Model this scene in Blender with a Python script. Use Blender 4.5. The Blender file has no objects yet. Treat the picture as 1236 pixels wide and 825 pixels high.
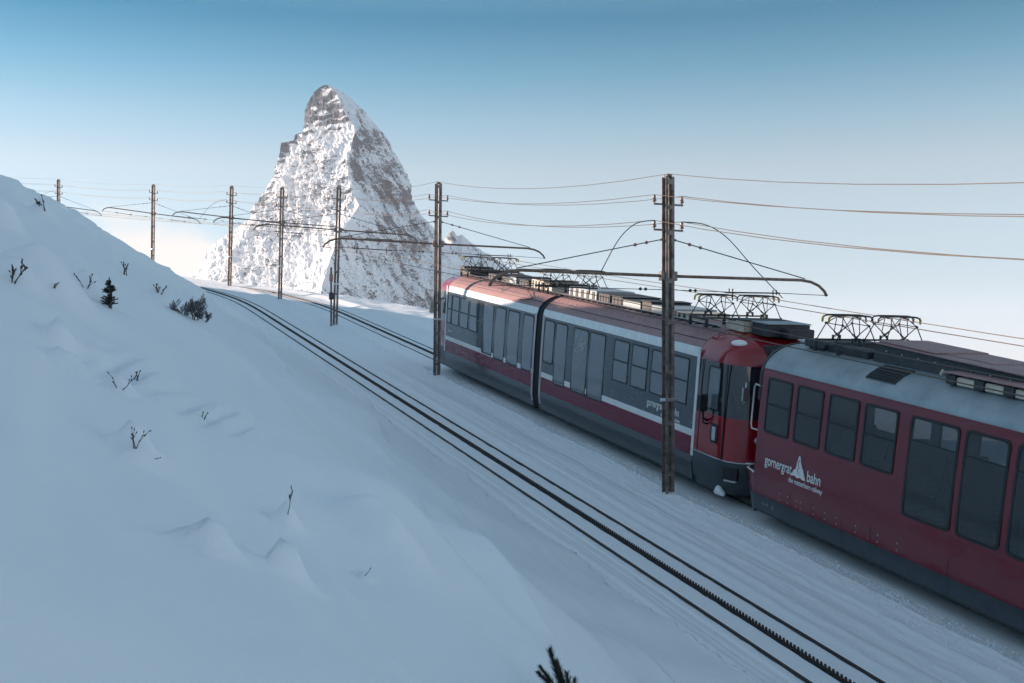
import bpy, math, random
import numpy as np
from mathutils import Vector, Matrix
random.seed(7); np.random.seed(7)
R = math.radians
sc = bpy.context.scene
C = sc.collection

# ------------------------------------------------------------------ camera
F, CX, CY, YH = 1373.0, 618.0, 412.5, 455.0        # focal length in photo pixels, picture centre, horizon row
cam = bpy.data.cameras.new('camera'); cam_o = bpy.data.objects.new('camera', cam); C.objects.link(cam_o)
cam.sensor_width = 36.0; cam.lens = 36.0 * F / 1236.0
cam.shift_y = (YH - CY) / 1236.0
cam.clip_start = 0.05; cam.clip_end = 200000
cam_o.location = (0, 0, 0); cam_o.rotation_euler = (R(90), 0, 0)
sc.camera = cam_o

# ------------------------------------------------------------------ sky, sun, exposure
SUN_EL, SUN_AZ = 14.5, -74.5                          # degrees; azimuth clockwise from +Y
w = bpy.data.worlds.new('World'); sc.world = w; w.use_nodes = True
nt = w.node_tree; nt.nodes.clear()
def N(t, kind, **kw):
    n = t.nodes.new(kind)
    for k, v in kw.items(): setattr(n, k, v)
    return n
out = N(nt, 'ShaderNodeOutputWorld'); bg = N(nt, 'ShaderNodeBackground')
sky = N(nt, 'ShaderNodeTexSky', sky_type='NISHITA', sun_disc=False)
sky.sun_elevation = R(SUN_EL); sky.sun_rotation = R(SUN_AZ); sky.altitude = 2600; sky.air_density = 1.0; sky.dust_density = 0.0; sky.ozone_density = 1.2
tc = N(nt, 'ShaderNodeTexCoord'); sep = N(nt, 'ShaderNodeSeparateXYZ'); nt.links.new(tc.outputs['Generated'], sep.inputs[0])
# the clear winter sky: pale at the horizon, teal above it, lifted overhead to brighten shaded snow (a function of elevation only)
ramp = N(nt, 'ShaderNodeValToRGB'); nt.links.new(sep.outputs['Z'], ramp.inputs[0])
cr = ramp.color_ramp
stops = [(0.0, (0.46, 0.50, 0.80)), (0.08, (0.62, 0.63, 0.66)), (0.134, (0.90, 0.82, 0.72)), (0.176, (1.08, 0.90, 0.73)), (0.217, (0.76, 0.86, 0.74)),
         (0.257, (0.34, 0.71, 0.68)), (0.30, (0.0, 0.48, 0.54)), (0.38, (0.70, 0.98, 0.84)), (0.58, (1.75, 1.55, 1.15)), (1.0, (1.85, 1.60, 1.18))]
cr.elements[0].position = 0.0; cr.elements[1].position = 1.0
for p, c in stops[1:-1]: cr.elements.new(p)
for e, (p, c) in zip(cr.elements, stops): e.color = (c[0]/2, c[1]/2, c[2]/2, 1)
dbl = N(nt, 'ShaderNodeVectorMath', operation='SCALE'); dbl.inputs['Scale'].default_value = 2.0; nt.links.new(ramp.outputs[0], dbl.inputs[0])
mul = N(nt, 'ShaderNodeMix', data_type='RGBA', blend_type='MULTIPLY'); mul.inputs[0].default_value = 1
hs = N(nt, 'ShaderNodeHueSaturation'); hs.inputs['Saturation'].default_value = 1.0; nt.links.new(sky.outputs[0], hs.inputs['Color']); nt.links.new(hs.outputs[0], mul.inputs[6]); nt.links.new(dbl.outputs[0], mul.inputs[7])
# low banks of cloud lying on the horizon
mp = N(nt, 'ShaderNodeMapping'); mp.inputs['Scale'].default_value = (1, 1, 1.6); mp.inputs['Location'].default_value = (13.63, 9.85, 7.58)
nt.links.new(tc.outputs['Generated'], mp.inputs[0])
cn = N(nt, 'ShaderNodeTexNoise'); cn.inputs['Scale'].default_value = 5.5; cn.inputs['Detail'].default_value = 9; cn.inputs['Roughness'].default_value = 0.55
nt.links.new(mp.outputs[0], cn.inputs[0])
el = N(nt, 'ShaderNodeMapRange'); el.inputs[1].default_value = 0.05; el.inputs[2].default_value = 0.155; el.inputs[3].default_value = 0.13; el.inputs[4].default_value = -0.20
nt.links.new(sep.outputs['Z'], el.inputs[0])
ad = N(nt, 'ShaderNodeMath', operation='ADD'); nt.links.new(cn.outputs[0], ad.inputs[0]); nt.links.new(el.outputs[0], ad.inputs[1])
cd = N(nt, 'ShaderNodeVectorMath', operation='DOT_PRODUCT'); nt.links.new(tc.outputs['Generated'], cd.inputs[0])
cd.inputs[1].default_value = (math.sin(R(-18.5))*math.cos(R(4)), math.cos(R(-18.5))*math.cos(R(4)), math.sin(R(4)))
cb = N(nt, 'ShaderNodeMapRange'); cb.inputs[1].default_value = math.cos(R(13)); cb.inputs[2].default_value = math.cos(R(3)); cb.inputs[3].default_value = -0.30; cb.inputs[4].default_value = 0.10
nt.links.new(cd.outputs['Value'], cb.inputs[0])
ad2 = N(nt, 'ShaderNodeMath', operation='ADD'); nt.links.new(ad.outputs[0], ad2.inputs[0]); nt.links.new(cb.outputs[0], ad2.inputs[1]); ad = ad2
th = N(nt, 'ShaderNodeMapRange', interpolation_type='SMOOTHSTEP'); th.inputs[1].default_value = 0.50; th.inputs[2].default_value = 0.68
nt.links.new(ad.outputs[0], th.inputs[0])
cm = N(nt, 'ShaderNodeMix', data_type='RGBA'); nt.links.new(th.outputs[0], cm.inputs[0])
nt.links.new(mul.outputs[2], cm.inputs[6]); cm.inputs[7].default_value = (4.3, 4.15, 4.05, 1)
nt.links.new(cm.outputs[2], bg.inputs[0]); bg.inputs[1].default_value = 0.10
nt.links.new(bg.outputs[0], out.inputs[0])
sun = bpy.data.lights.new('sun', 'SUN'); sun.energy = 5.0; sun.angle = R(0.55); sun.color = (1.0, 0.76, 0.60)
sun_o = bpy.data.objects.new('sun', sun); C.objects.link(sun_o)
S = Vector((math.sin(R(SUN_AZ)) * math.cos(R(SUN_EL)), math.cos(R(SUN_AZ)) * math.cos(R(SUN_EL)), math.sin(R(SUN_EL))))
sun_o.rotation_euler = S.to_track_quat('Z', 'Y').to_euler(); sun_o.location = (-40, 0, 60)
sc.view_settings.view_transform = 'Standard'; sc.view_settings.look = 'None'
sc.view_settings.exposure = 1.10; sc.view_settings.gamma = 1.0
sc.cycles.use_denoising = True; sc.cycles.max_bounces = 6; sc.cycles.volume_bounces = 1
sc.cycles.caustics_reflective = False; sc.cycles.caustics_refractive = False

# ------------------------------------------------------------------ noise on arrays
_perm = np.random.RandomState(11).permutation(4096)
def _hash(i, j): return _perm[(_perm[i & 4095] + j) & 4095]
def perlin(x, y):
    x = np.asarray(x, float); y = np.asarray(y, float)
    i = np.floor(x).astype(int); j = np.floor(y).astype(int); fx = x - i; fy = y - j
    u = fx*fx*fx*(fx*(fx*6-15)+10); v = fy*fy*fy*(fy*(fy*6-15)+10)
    def g(a, b, dx, dy):
        th_ = _hash(a, b) * (2*math.pi/4096.0)
        return np.cos(th_)*dx + np.sin(th_)*dy
    n0 = g(i, j, fx, fy)*(1-u) + g(i+1, j, fx-1, fy)*u
    n1 = g(i, j+1, fx, fy-1)*(1-u) + g(i+1, j+1, fx-1, fy-1)*u
    return (n0*(1-v) + n1*v) * 1.4
def fbm(x, y, o=4, lac=2.03, g=0.5):
    r = 0; a = 1.0
    for k in range(o):
        r = r + a*perlin(x + 17.3*k, y - 9.1*k); x = x*lac; y = y*lac; a *= g
    return r
def ridged(x, y, o=4, g=0.5):
    r = 0; a = 1.0
    for k in range(o):
        r = r + a*(1 - np.abs(perlin(x + 31.3*k, y + 5.7*k))*2); x = x*2.07; y = y*2.07; a *= g
    return r
def sstep(a, b, x):
    t = np.clip((x - a)/(b - a), 0, 1); return t*t*(3-2*t)

# ------------------------------------------------------------------ line of the railway (the pole line between the two tracks)
ctrl = [(12.96+0.3846*30, -30.0, -6.66-0.161*30)] + [(12.96-0.3846*y, y, -6.66+0.161*y) for y in (-20, -10, 0, 10, 20, 30, 40, 50, 60, 66)]
ctrl += [(-14.5, 70.7, 4.75), (-19.6, 79.0, 6.22), (-26.9, 86.0, 7.45), (-37.9, 95.0, 9.4), (-50.0, 101.5, 11.3), (-64.0, 105.5, 13.3)]
ctrl = np.array(ctrl)
seg = np.r_[0, np.cumsum(np.hypot(*(np.diff(ctrl[:, :2], axis=0).T)))]
aa = np.arange(0, seg[-1], 0.25)
raw = np.stack([np.interp(aa, seg, ctrl[:, k]) for k in range(3)], 1)
ker = np.exp(-0.5*(np.arange(-24, 25)/10.0)**2); ker /= ker.sum()
pad = np.concatenate([raw[0] - (raw[1]-raw[0])*np.arange(24, 0, -1)[:, None], raw, raw[-1] + (raw[-1]-raw[-2])*np.arange(1, 25)[:, None]])
path = np.stack([np.convolve(pad[:, k], ker, 'valid') for k in range(3)], 1)
tan = np.gradient(path, axis=0); tan[:, :2] /= np.hypot(tan[:, 0], tan[:, 1])[:, None]
A_Y = lambda y: float(np.interp(y, path[:, 1], aa))          # arc position of the pole line at a given world y
def pos(a, s):
    a = np.asarray(a, float); s = np.asarray(s, float)
    px = np.interp(a, aa, path[:, 0]); py = np.interp(a, aa, path[:, 1]); pz = np.interp(a, aa, path[:, 2])
    tx = np.interp(a, aa, tan[:, 0]); ty = np.interp(a, aa, tan[:, 1]); n = np.hypot(tx, ty)
    return px + s*ty/n, py - s*tx/n, pz
A0 = A_Y(0.0)
S_LOW, S_UP = -2.42, 2.16                                    # centre lines of the two tracks
LEVEL = lambda a: a
# ------------------------------------------------------------------ snow surface, height above the pole-base line
MOUNDS = []                                                 # (x, y, height, radius) humps of snow over buried plants
RIPPLES = []
def height(a, s, x, y):
    yy = np.interp(a, aa, path[:, 1])
    near = 1 - sstep(9, 24, yy)
    # track bed
    base = np.interp(s, [-4.05, -3.9, -3.2, -3.0, -1.85, -1.6, -0.45, -0.10, 0.10, 0.22, 0.75, 1.6, 2.7, 3.6, 4.2, 5.5],
                        [0.03, 0.03, -0.03, -0.055, -0.055, -0.02, 0.06, 0.13, 0.17, -0.03, -0.04, -0.055, -0.055, -0.02, 0.16, 0.05])
    wob = 0.04*fbm(a*0.25, s*0.3, 3)*np.minimum(sstep(0.6, 1.3, np.abs(s-S_LOW)), sstep(0.6, 1.3, np.abs(s-S_UP)))
    # groomed stripes alongside the rails
    st = sstep(-1.75, -1.45, s)*(1 - sstep(-0.35, -0.1, s))
    base = base + st*(0.050*perlin(s*2.6, a*0.035) + 0.022*np.abs(perlin(s*5.0+4, a*0.05)) + 0.008*fbm(s*7, a*2.2, 3))
    stl = sstep(-3.9, -3.7, s)*(1 - sstep(-3.2, -3.05, s))
    base = base + stl*(0.035*perlin(s*3.7+9, a*0.03) + 0.015*perlin(s*11, a*0.05))
    # dark flangeways next to rails and rack
    for c in (S_LOW, S_UP):
        up = 0.35 if c > 0 else 1.0
        for r0, wd, dp in ((-0.5, 0.04*up, 0.02*up), (0.5, 0.042*up, 0.025*up), (0.0, 0.045 if c < 0 else 0.035, 0.045 if c < 0 else 0.02)):
            base = base - dp*(1 - sstep(wd*0.6, wd*1.25, np.abs(s - c - r0 + 0.01*fbm(a*1.3, r0*9+c, 2))))
    # left edge: ragged little scarp, hollow, bank, long hillside
    jag = 0.09*fbm(a*2.4, 3.3 + 0*a, 4, g=0.65) + 0.12*fbm(a*0.25, 9.1, 2)
    e = s - jag
    scarp = 0.27*(1 - sstep(-4.10, -4.05, e))*(0.75 + 0.5*perlin(a*0.6, 1.7 + 0*a))
    d = -s - 4.1
    hn = np.interp(-s, [4.1, 4.8, 5.8, 6.5, 7.2, 8.0, 8.8, 9.8, 12.1, 16, 21, 25, 34], [0, 0.05, 0.10, 0.34, 0.92, 1.78, 2.62, 3.12, 4.12, 6.3, 8.9, 9.5, 8.0])
    hf = np.interp(-s, [4.1, 5.0, 6.0, 8.3, 9.5, 13, 15.8, 20, 25, 34], [0, 0.35, 0.95, 2.28, 3.0, 5.05, 6.5, 8.7, 9.2, 7.5])
    hh = near*hn + (1-near)*hf
    # crest height shaped to shade the foreground and let sun in further uphill
    lim = 9.6 - 3.0*sstep(34, 52, yy) - 3.2*sstep(70, 86, yy)
    hh = lim - np.log1p(np.exp(np.clip((lim - hh)/0.5, -30, 30)))*0.5 + 0*hh
    hh = hh*(1 - 0.32*sstep(70, 84, yy))
    hh = np.where(d > 0, hh, 0)
    left = sstep(0.0, 2.5, d)
    n1 = fbm(x*0.16 + 3, y*0.16, 3)*0.35
    # wind drifts, long in the fall of the slope
    q = (x*0.86 + y*0.50); p = (-x*0.50 + y*0.86)
    n2 = fbm(p*0.20 + 4, q*0.5 + 0.8*perlin(p*.15, q*.15), 3)*0.05
    for fq, am, sh in ((0.52, 0.26, 0.0), (1.15, 0.08, 5.5)):      # wind-cut crests lying along the slope, steep on their downhill side
        c_ = s*fq + 0.035*a + sh + 0.55*perlin(a*0.10 + sh, s*0.18) + 0.10*perlin(a*0.5, s*0.5 + sh); fl = np.floor(c_); f_ = c_ - fl
        md = sstep(-0.25, 0.45, perlin(a*0.13 + fl*7.7, fl*3.1 + 0.5))
        n2 = n2 + 1.15*am*md*(f_**1.6)*(1 - sstep(0.86, 1.0, f_))
    n3 = fbm(x*1.3, y*1.3, 3)*0.012
    hh = hh + left*(n1*0.55 + n2 + n3)
    right = sstep(5.0, 6.0, s)
    plate = 7.5 - 3.0*sstep(70, 84, yy)
    fall = np.clip(s - plate, 0, None)
    hr = 0.12*fbm(x*0.3, y*0.3, 3)*right - 0.10*fall**1.35
    z = base + wob + scarp*(s < -3.9) + hh + np.where(s > 5, hr, 0) + 0.008*fbm(x*2.1, y*2.1, 3)
    # crumbly strip beside the train and at the foot of the berm
    z = z + 0.05*np.clip(fbm(a*5, s*5, 3), 0, 1)*np.exp(-((s-0.72)/0.16)**2) + 0.03*np.abs(fbm(a*7, s*7, 3))*np.exp(-((s-0.05)/0.2)**2)
    for rx, ry, dx_, dy_, lx_, ly_ in RIPPLES:
        uu = ((x-rx)*dx_ + (y-ry)*dy_); vv = (-(x-rx)*dy_ + (y-ry)*dx_)
        msk = np.exp(-(uu/lx_)**4 - (vv/ly_)**4)
        ph = (vv + 0.15*perlin(uu*0.5, vv*0.5) + 0.05*uu)/0.22; ph = ph - np.floor(ph)
        z = z + 0.11*msk*(np.where(ph < 0.7, ph/0.7, (1-ph)/0.3) - 0.3)
    for mx, my, mh, mr, ang, el_ in MOUNDS:
        dx = x - mx; dy = y - my; ca, sa = math.cos(ang), math.sin(ang)
        u = (dx*ca + dy*sa)/mr/el_; v = (-dx*sa + dy*ca)/mr
        bump_ = np.exp(-np.power(np.clip(u, 0, 9)**2*0.9 + np.clip(-u, 0, 9)**2*1.3 + v*v, 1.15)*1.2)
        z = z + 1.7*mh*bump_*(1 + 0.15*perlin(x*5/mr*.3, y*5/mr*.3)) - 0.55*mh*np.exp(-((u+1.3)**2 + v*v*0.6)*1.6)
    return z
def ground(a, s):
    x, y, pz = pos(a, s)
    return x, y, pz + height(a, s, x, y)
def nearest(x, y):
    x = np.atleast_1d(x); y = np.atleast_1d(y)
    k = np.argmin((x[:, None]-path[None, :, 0])**2 + (y[:, None]-path[None, :, 1])**2, 1)
    tx, ty = tan[k, 0], tan[k, 1]; dx = x-path[k, 0]; dy = y-path[k, 1]
    return aa[k] + dx*tx + dy*ty, dx*ty - dy*tx
def at(px, py, ymax=95):
    """the place on the snow that the photograph shows at a pixel"""
    t = np.geomspace(1.2, ymax, 1500); X = (px-CX)/F*t; Z = (YH-py)/F*t
    a, s = nearest(X, t); _, _, g = ground(a, s)
    hit = np.argmax(Z <= g) if np.any(Z <= g) else len(t)-1
    return Vector((X[hit], t[hit], g[hit]))

# ------------------------------------------------------------------ materials
MATS = {}
def mat(name, col, rough=0.5, metal=0.0, spec=0.5, coat=0.0, bump=None, noise=None, alpha=None, trans=0.0):
    if name in MATS: return MATS[name]
    m = bpy.data.materials.new(name); m.use_nodes = True; t = m.node_tree; b = t.nodes['Principled BSDF']
    b.inputs['Base Color'].default_value = (*col, 1); b.inputs['Roughness'].default_value = rough; b.inputs['Metallic'].default_value = metal
    b.inputs['Specular IOR Level'].default_value = spec; b.inputs['Coat Weight'].default_value = coat; b.inputs['Coat Roughness'].default_value = 0.04
    b.inputs['Transmission Weight'].default_value = trans
    tcn = N(t, 'ShaderNodeTexCoord')
    if noise:                                              # (scale, second colour, roughness swing)
        sc_, c2, rs = noise
        n = N(t, 'ShaderNodeTexNoise'); n.inputs['Scale'].default_value = sc_; n.inputs['Detail'].default_value = 7; n.inputs['Roughness'].default_value = 0.6
        t.links.new(tcn.outputs['Object'], n.inputs[0])
        mr_ = N(t, 'ShaderNodeMapRange'); mr_.inputs[1].default_value = 0.38; mr_.inputs[2].default_value = 0.68; t.links.new(n.outputs[0], mr_.inputs[0])
        mx = N(t, 'ShaderNodeMix', data_type='RGBA'); mx.inputs[6].default_value = (*col, 1); mx.inputs[7].default_value = (*c2, 1)
        t.links.new(mr_.outputs[0], mx.inputs[0]); t.links.new(mx.outputs[2], b.inputs['Base Color'])
        m2 = N(t, 'ShaderNodeMapRange'); m2.inputs[3].default_value = rough; m2.inputs[4].default_value = min(1, rough+rs); t.links.new(n.outputs[0], m2.inputs[0])
        t.links.new(m2.outputs[0], b.inputs['Roughness'])
    if bump:                                               # list of (scale vec, strength, distance)
        last = None
        for scl, stg, dist in bump:
            mpp = N(t, 'ShaderNodeMapping'); mpp.inputs['Scale'].default_value = scl; t.links.new(tcn.outputs['Object'], mpp.inputs[0])
            n = N(t, 'ShaderNodeTexNoise'); n.inputs['Scale'].default_value = 1; n.inputs['Detail'].default_value = 3; t.links.new(mpp.outputs[0], n.inputs[0])
            bp = N(t, 'ShaderNodeBump'); bp.inputs['Strength'].default_value = stg; bp.inputs['Distance'].default_value = dist
            t.links.new(n.outputs[0], bp.inputs['Height'])
            if last: t.links.new(last.outputs[0], bp.inputs['Normal'])
            last = bp
        t.links.new(last.outputs[0], b.inputs['Normal'])
        if coat: t.links.new(last.outputs[0], b.inputs['Coat Normal'])
    MATS[name] = m; return m
WAVE = [((1.1, 1.1, 3.2), 0.35, 0.03), ((4, 4, 7), 0.06, 0.006)]
snow = mat('snow', (0.83, 0.865, 0.90), 0.55, spec=0.25, bump=[((9, 9, 9), 0.22, 0.02), ((26, 26, 26), 0.35, 0.012), ((70, 70, 70), 0.30, 0.005), ((240, 240, 240), 0.35, 0.002)])
far_snow = mat('far_snow', (0.80, 0.83, 0.87), 0.7, spec=0.1)
red = mat('red_paint', (0.165, 0.003, 0.018), 0.22, coat=0.6, bump=WAVE, noise=(0.6, (0.14, 0.003, 0.018), 0.08))
maroon = mat('maroon_band_paint', (0.15, 0.005, 0.030), 0.25, spec=0.3, coat=0.08, bump=[((1.6, 1.6, 10), 0.7, 0.05)])
grey = mat('slate_paint', (0.034, 0.058, 0.078), 0.18, coat=0.5, bump=WAVE, noise=(4.0, (0.042, 0.066, 0.085), 0.15))
skirt = mat('skirt_paint', (0.018, 0.036, 0.048), 0.25, coat=0.6, bump=WAVE, noise=(5.0, (0.035, 0.052, 0.062), 0.3))
white = mat('white_paint', (0.78, 0.78, 0.77), 0.3, coat=0.4, noise=(6.0, (0.66, 0.66, 0.66), 0.2))
roof_g = mat('roof_aluminium', (0.34, 0.39, 0.42), 0.32, metal=0.3, noise=(1.6, (0.24, 0.29, 0.32), 0.25), bump=[((2, 2, 2), 0.2, 0.02)])
roof_p = mat('roof_sun_pink_paint', (0.36, 0.20, 0.195), 0.42, noise=(5.0, (0.27, 0.175, 0.18), 0.25), bump=[((2, 2, 2), 0.2, 0.02)])  # grey roof; the low sun's pink is put into the base colour
black = mat('black_rubber', (0.012, 0.013, 0.016), 0.5)


dark = mat('dark_equipment', (0.025, 0.028, 0.034), 0.5, noise=(9.0, (0.05, 0.05, 0.055), 0.2))
cream = mat('cream_equipment', (0.62, 0.55, 0.44), 0.5, noise=(9.0, (0.45, 0.40, 0.33), 0.2))
alu = mat('bright_metal', (0.55, 0.56, 0.58), 0.3, metal=0.8)
steel = mat('weathered_mast_steel', (0.27, 0.23, 0.21), 0.55, metal=0.3, noise=(6.0, (0.085, 0.055, 0.045), 0.25), bump=[((30, 30, 30), 0.3, 0.004)])
steel_r = mat('rusty_tube_steel', (0.16, 0.10, 0.075), 0.6, metal=0.2, noise=(7.0, (0.28, 0.20, 0.16), 0.2))
rail_m = mat('rail_steel', (0.035, 0.033, 0.034), 0.45, metal=0.5, noise=(14.0, (0.07, 0.05, 0.04), 0.2))
wire_m = mat('copper_wire', (0.10, 0.075, 0.055), 0.45, metal=0.4)
cable_m = mat('black_cable', (0.02, 0.02, 0.022), 0.5)
ceram = mat('brown_porcelain', (0.20, 0.12, 0.10), 0.25, coat=0.6)
yellow = mat('yellow_horn', (0.55, 0.40, 0.05), 0.5)
bark = mat('frozen_bark', (0.045, 0.035, 0.030), 0.8, noise=(20.0, (0.09, 0.07, 0.055), 0.1))
needle = mat('dark_needles', (0.022, 0.030, 0.026), 0.7, noise=(30.0, (0.035, 0.045, 0.03), 0.1))
lamp_glass = mat('lamp_glass', (0.85, 0.85, 0.83), 0.15, coat=1.0)
orange_m = mat('orange_box_paint', (0.36, 0.17, 0.12), 0.5)
# mountain: rock strata with snow lying where the face is flatter
def mountain_mat():
    m = bpy.data.materials.new('rock_and_snow'); m.use_nodes = True; t = m.node_tree; b = t.nodes['Principled BSDF']
    b.inputs['Roughness'].default_value = 0.85; b.inputs['Specular IOR Level'].default_value = 0.15
    g = N(t, 'ShaderNodeNewGeometry'); sp = N(t, 'ShaderNodeSeparateXYZ'); t.links.new(g.outputs['Normal'], sp.inputs[0])
    tcn = N(t, 'ShaderNodeTexCoord')
    def noise(scl, det=8, rough=0.6, dist=0, rot=(0, 0, 0)):
        mpp = N(t, 'ShaderNodeMapping'); mpp.inputs['Scale'].default_value = scl; rt = N(t, 'ShaderNodeVectorRotate', rotation_type='EULER_XYZ'); rt.inputs['Rotation'].default_value = rot
        t.links.new(tcn.outputs['Object'], rt.inputs[0]); t.links.new(rt.outputs[0], mpp.inputs[0])
        n = N(t, 'ShaderNodeTexNoise'); n.inputs['Scale'].default_value = 1; n.inputs['Detail'].default_value = det; n.inputs['Roughness'].default_value = rough
        n.inputs['Distortion'].default_value = dist
        t.links.new(mpp.outputs[0], n.inputs[0]); return n.outputs[0]
    def math_(op, a, b_, c=None):
        n = N(t, 'ShaderNodeMath', operation=op)
        for k, v in enumerate((a, b_, c)):
            if v is None: continue
            if isinstance(v, (int, float)): n.inputs[k].default_value = v
            else: t.links.new(v, n.inputs[k])
        return n.outputs[0]
    at_ = N(t, 'ShaderNodeAttribute', attribute_name='snowiness')
    n1 = noise((0.009, 0.009, 0.034), 12, 0.72, 0.4); n2 = noise((0.09, 0.02, 0.022), 6, 0.7, 0.6, rot=(0, 0.6, 0))
    v = math_('MULTIPLY_ADD', n1, 0.55, math_('MULTIPLY_ADD', n2, 0.35, math_('MULTIPLY_ADD', sp.outputs[2], 0.40, at_.outputs['Fac'])))
    mr_ = N(t, 'ShaderNodeMapRange', interpolation_type='SMOOTHSTEP'); mr_.inputs[1].default_value = 0.87; mr_.inputs[2].default_value = 1.10; t.links.new(v, mr_.inputs[0])
    rc = N(t, 'ShaderNodeValToRGB'); t.links.new(noise((0.006, 0.006, 0.02), 9, 0.7), rc.inputs[0])
    rc.color_ramp.elements[0].position = 0.35; rc.color_ramp.elements[0].color = (0.060, 0.085, 0.125, 1)
    rc.color_ramp.elements[1].position = 0.68; rc.color_ramp.elements[1].color = (0.16, 0.17, 0.195, 1)
    mx = N(t, 'ShaderNodeMix', data_type='RGBA'); t.links.new(mr_.outputs[0], mx.inputs[0]); t.links.new(rc.outputs[0], mx.inputs[6]); mx.inputs[7].default_value = (0.80, 0.82, 0.85, 1)
    t.links.new(mx.outputs[2], b.inputs['Base Color'])
    bp = N(t, 'ShaderNodeBump'); bp.inputs['Strength'].default_value = 1.0; bp.inputs['Distance'].default_value = 12; t.links.new(noise((0.02, 0.02, 0.04), 9, 0.65), bp.inputs['Height'])
    t.links.new(bp.outputs[0], b.inputs['Normal'])
    return m
rock = mountain_mat()
def pane_glass(name, tint, base, mixv):
    """window glass: tinted, see-through, with a mirror coat"""
    m = mat(name, base, 0.03, spec=0.9, coat=1.0, bump=[((1.0, 1.0, 0.9), 0.22, 0.012)]); t = m.node_tree; b = t.nodes['Principled BSDF']
    tr = N(t, 'ShaderNodeBsdfTransparent'); tr.inputs[0].default_value = (*tint, 1)
    mx = N(t, 'ShaderNodeMixShader'); mx.inputs[0].default_value = mixv; o_ = [q for q in t.nodes if q.type == 'OUTPUT_MATERIAL'][0]
    t.links.new(tr.outputs[0], mx.inputs[1]); t.links.new(b.outputs[0], mx.inputs[2]); t.links.new(mx.outputs[0], o_.inputs[0]); return m
glass = pane_glass('window_glass', (0.45, 0.52, 0.58), (0.03, 0.045, 0.055), 0.55)
glass2 = pane_glass('pale_window_glass', (0.50, 0.58, 0.62), (0.15, 0.19, 0.22), 0.80)

# ------------------------------------------------------------------ object helpers
def tag(o, label=None, cat=None, group=None, kind=None):
    if label: o['label'] = label
    if cat: o['category'] = cat
    if group: o['group'] = group
    if kind: o['kind'] = kind
    return o
def empty(name, loc=(0, 0, 0), rz=0.0, mat4=None):
    o = bpy.data.objects.new(name, None); C.objects.link(o); o.empty_display_size = 0.3
    if mat4 is not None: o.matrix_world = mat4
    else: o.location = loc; o.rotation_euler = (0, 0, rz)
    return o
def add_obj(name, me, parent=None):
    o = bpy.data.objects.new(name, me); C.objects.link(o)
    if parent: o.parent = parent
    return o
class MB:
    """collects shapes and links them as one mesh object"""
    def __init__(s): s.v = []; s.f = []; s.mi = []; s.smooth = []; s.cur = 0
    def add(s, vs, fs, sm=False):
        b = len(s.v); s.v += [tuple(p) for p in vs]; s.f += [tuple(i+b for i in f) for f in fs]; s.mi += [s.cur]*len(fs); s.smooth += [sm]*len(fs); return s
    def box(s, x0, x1, y0, y1, z0, z1, c=0.0):
        if c <= 0:
            vs = [(x, y, z) for z in (z0, z1) for y in (y0, y1) for x in (x0, x1)]
            return s.add(vs, [(0, 2, 3, 1), (4, 5, 7, 6), (0, 1, 5, 4), (2, 6, 7, 3), (0, 4, 6, 2), (1, 3, 7, 5)])
        # box whose upper and lower edges are chamfered
        rings = []
        for z, i in ((z0, c), (z0+c, 0), (z1-c, 0), (z1, c)):
            rings.append([(x0+i, y0+i, z), (x1-i, y0+i, z), (x1-i, y1-i, z), (x0+i, y1-i, z)])
        return s.loft(rings, closed=True, caps=True)
    def obox(s, p, ex, ey, ez):
        p, ex, ey, ez = map(Vector, (p, ex, ey, ez))
        vs = [p + ex*i + ey*j + ez*k for k in (-1, 1) for j in (-1, 1) for i in (-1, 1)]
        return s.add(vs, [(0, 2, 3, 1), (4, 5, 7, 6), (0, 1, 5, 4), (2, 6, 7, 3), (0, 4, 6, 2), (1, 3, 7, 5)])
    def loft(s, rings, closed=True, caps=False, sm=False):
        n = len(rings[0]); vs = [p for r_ in rings for p in r_]; fs = []
        for i in range(len(rings)-1):
            for j in range(n if closed else n-1):
                k = (j+1) % n; fs.append((i*n+j, i*n+k, (i+1)*n+k, (i+1)*n+j))
        if caps: fs.append(tuple(range(n))[::-1]); fs.append(tuple(range((len(rings)-1)*n, len(rings)*n)))
        return s.add(vs, fs, sm)
    def tube(s, pts, r, n=6, caps=True):
        pts = [Vector(p) for p in pts]; rings = []
        rr = r if isinstance(r, (list, tuple)) else [r]*len(pts)
        up = None
        for i, p in enumerate(pts):
            d = (pts[min(i+1, len(pts)-1)] - pts[max(i-1, 0)]).normalized()
            if up is None: up = Vector((0, 0, 1)) if abs(d.z) < 0.9 else Vector((1, 0, 0))
            e1 = d.cross(up).normalized(); e2 = e1.cross(d).normalized(); up = e2
            rings.append([p + (e1*math.cos(2*math.pi*k/n) + e2*math.sin(2*math.pi*k/n))*rr[i] for k in range(n)])
        return s.loft(rings, True, caps, sm=True)
    def build(s, name, m, parent=None, bevel=0.0, many=None):
        me = bpy.data.meshes.new(name); me.from_pydata(s.v, [], s.f)
        ms = m if isinstance(m, (list, tuple)) else [m]
        for q in ms: me.materials.append(q)
        me.polygons.foreach_set('material_index', s.mi); me.polygons.foreach_set('use_smooth', s.smooth); me.update()
        o = add_obj(name, me, parent)
        if name in ('rivets', 'bolt_heads', 'conduit_clamps', 'roof_clips', 'vent_slats', 'needles', 'foliage', 'buds', 'scrollwork', 'rack_rail'): o['kind'] = 'stuff'
        if bevel:
            bm = o.modifiers.new('bevel', 'BEVEL'); bm.width = bevel; bm.segments = 2; bm.limit_method = 'ANGLE'
        return o
def arc_pts(p0, p1, sag, n=10):
    p0, p1 = Vector(p0), Vector(p1)
    return [p0.lerp(p1, k/n) - Vector((0, 0, 4*sag*(k/n)*(1-k/n))) for k in range(n+1)]
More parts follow.
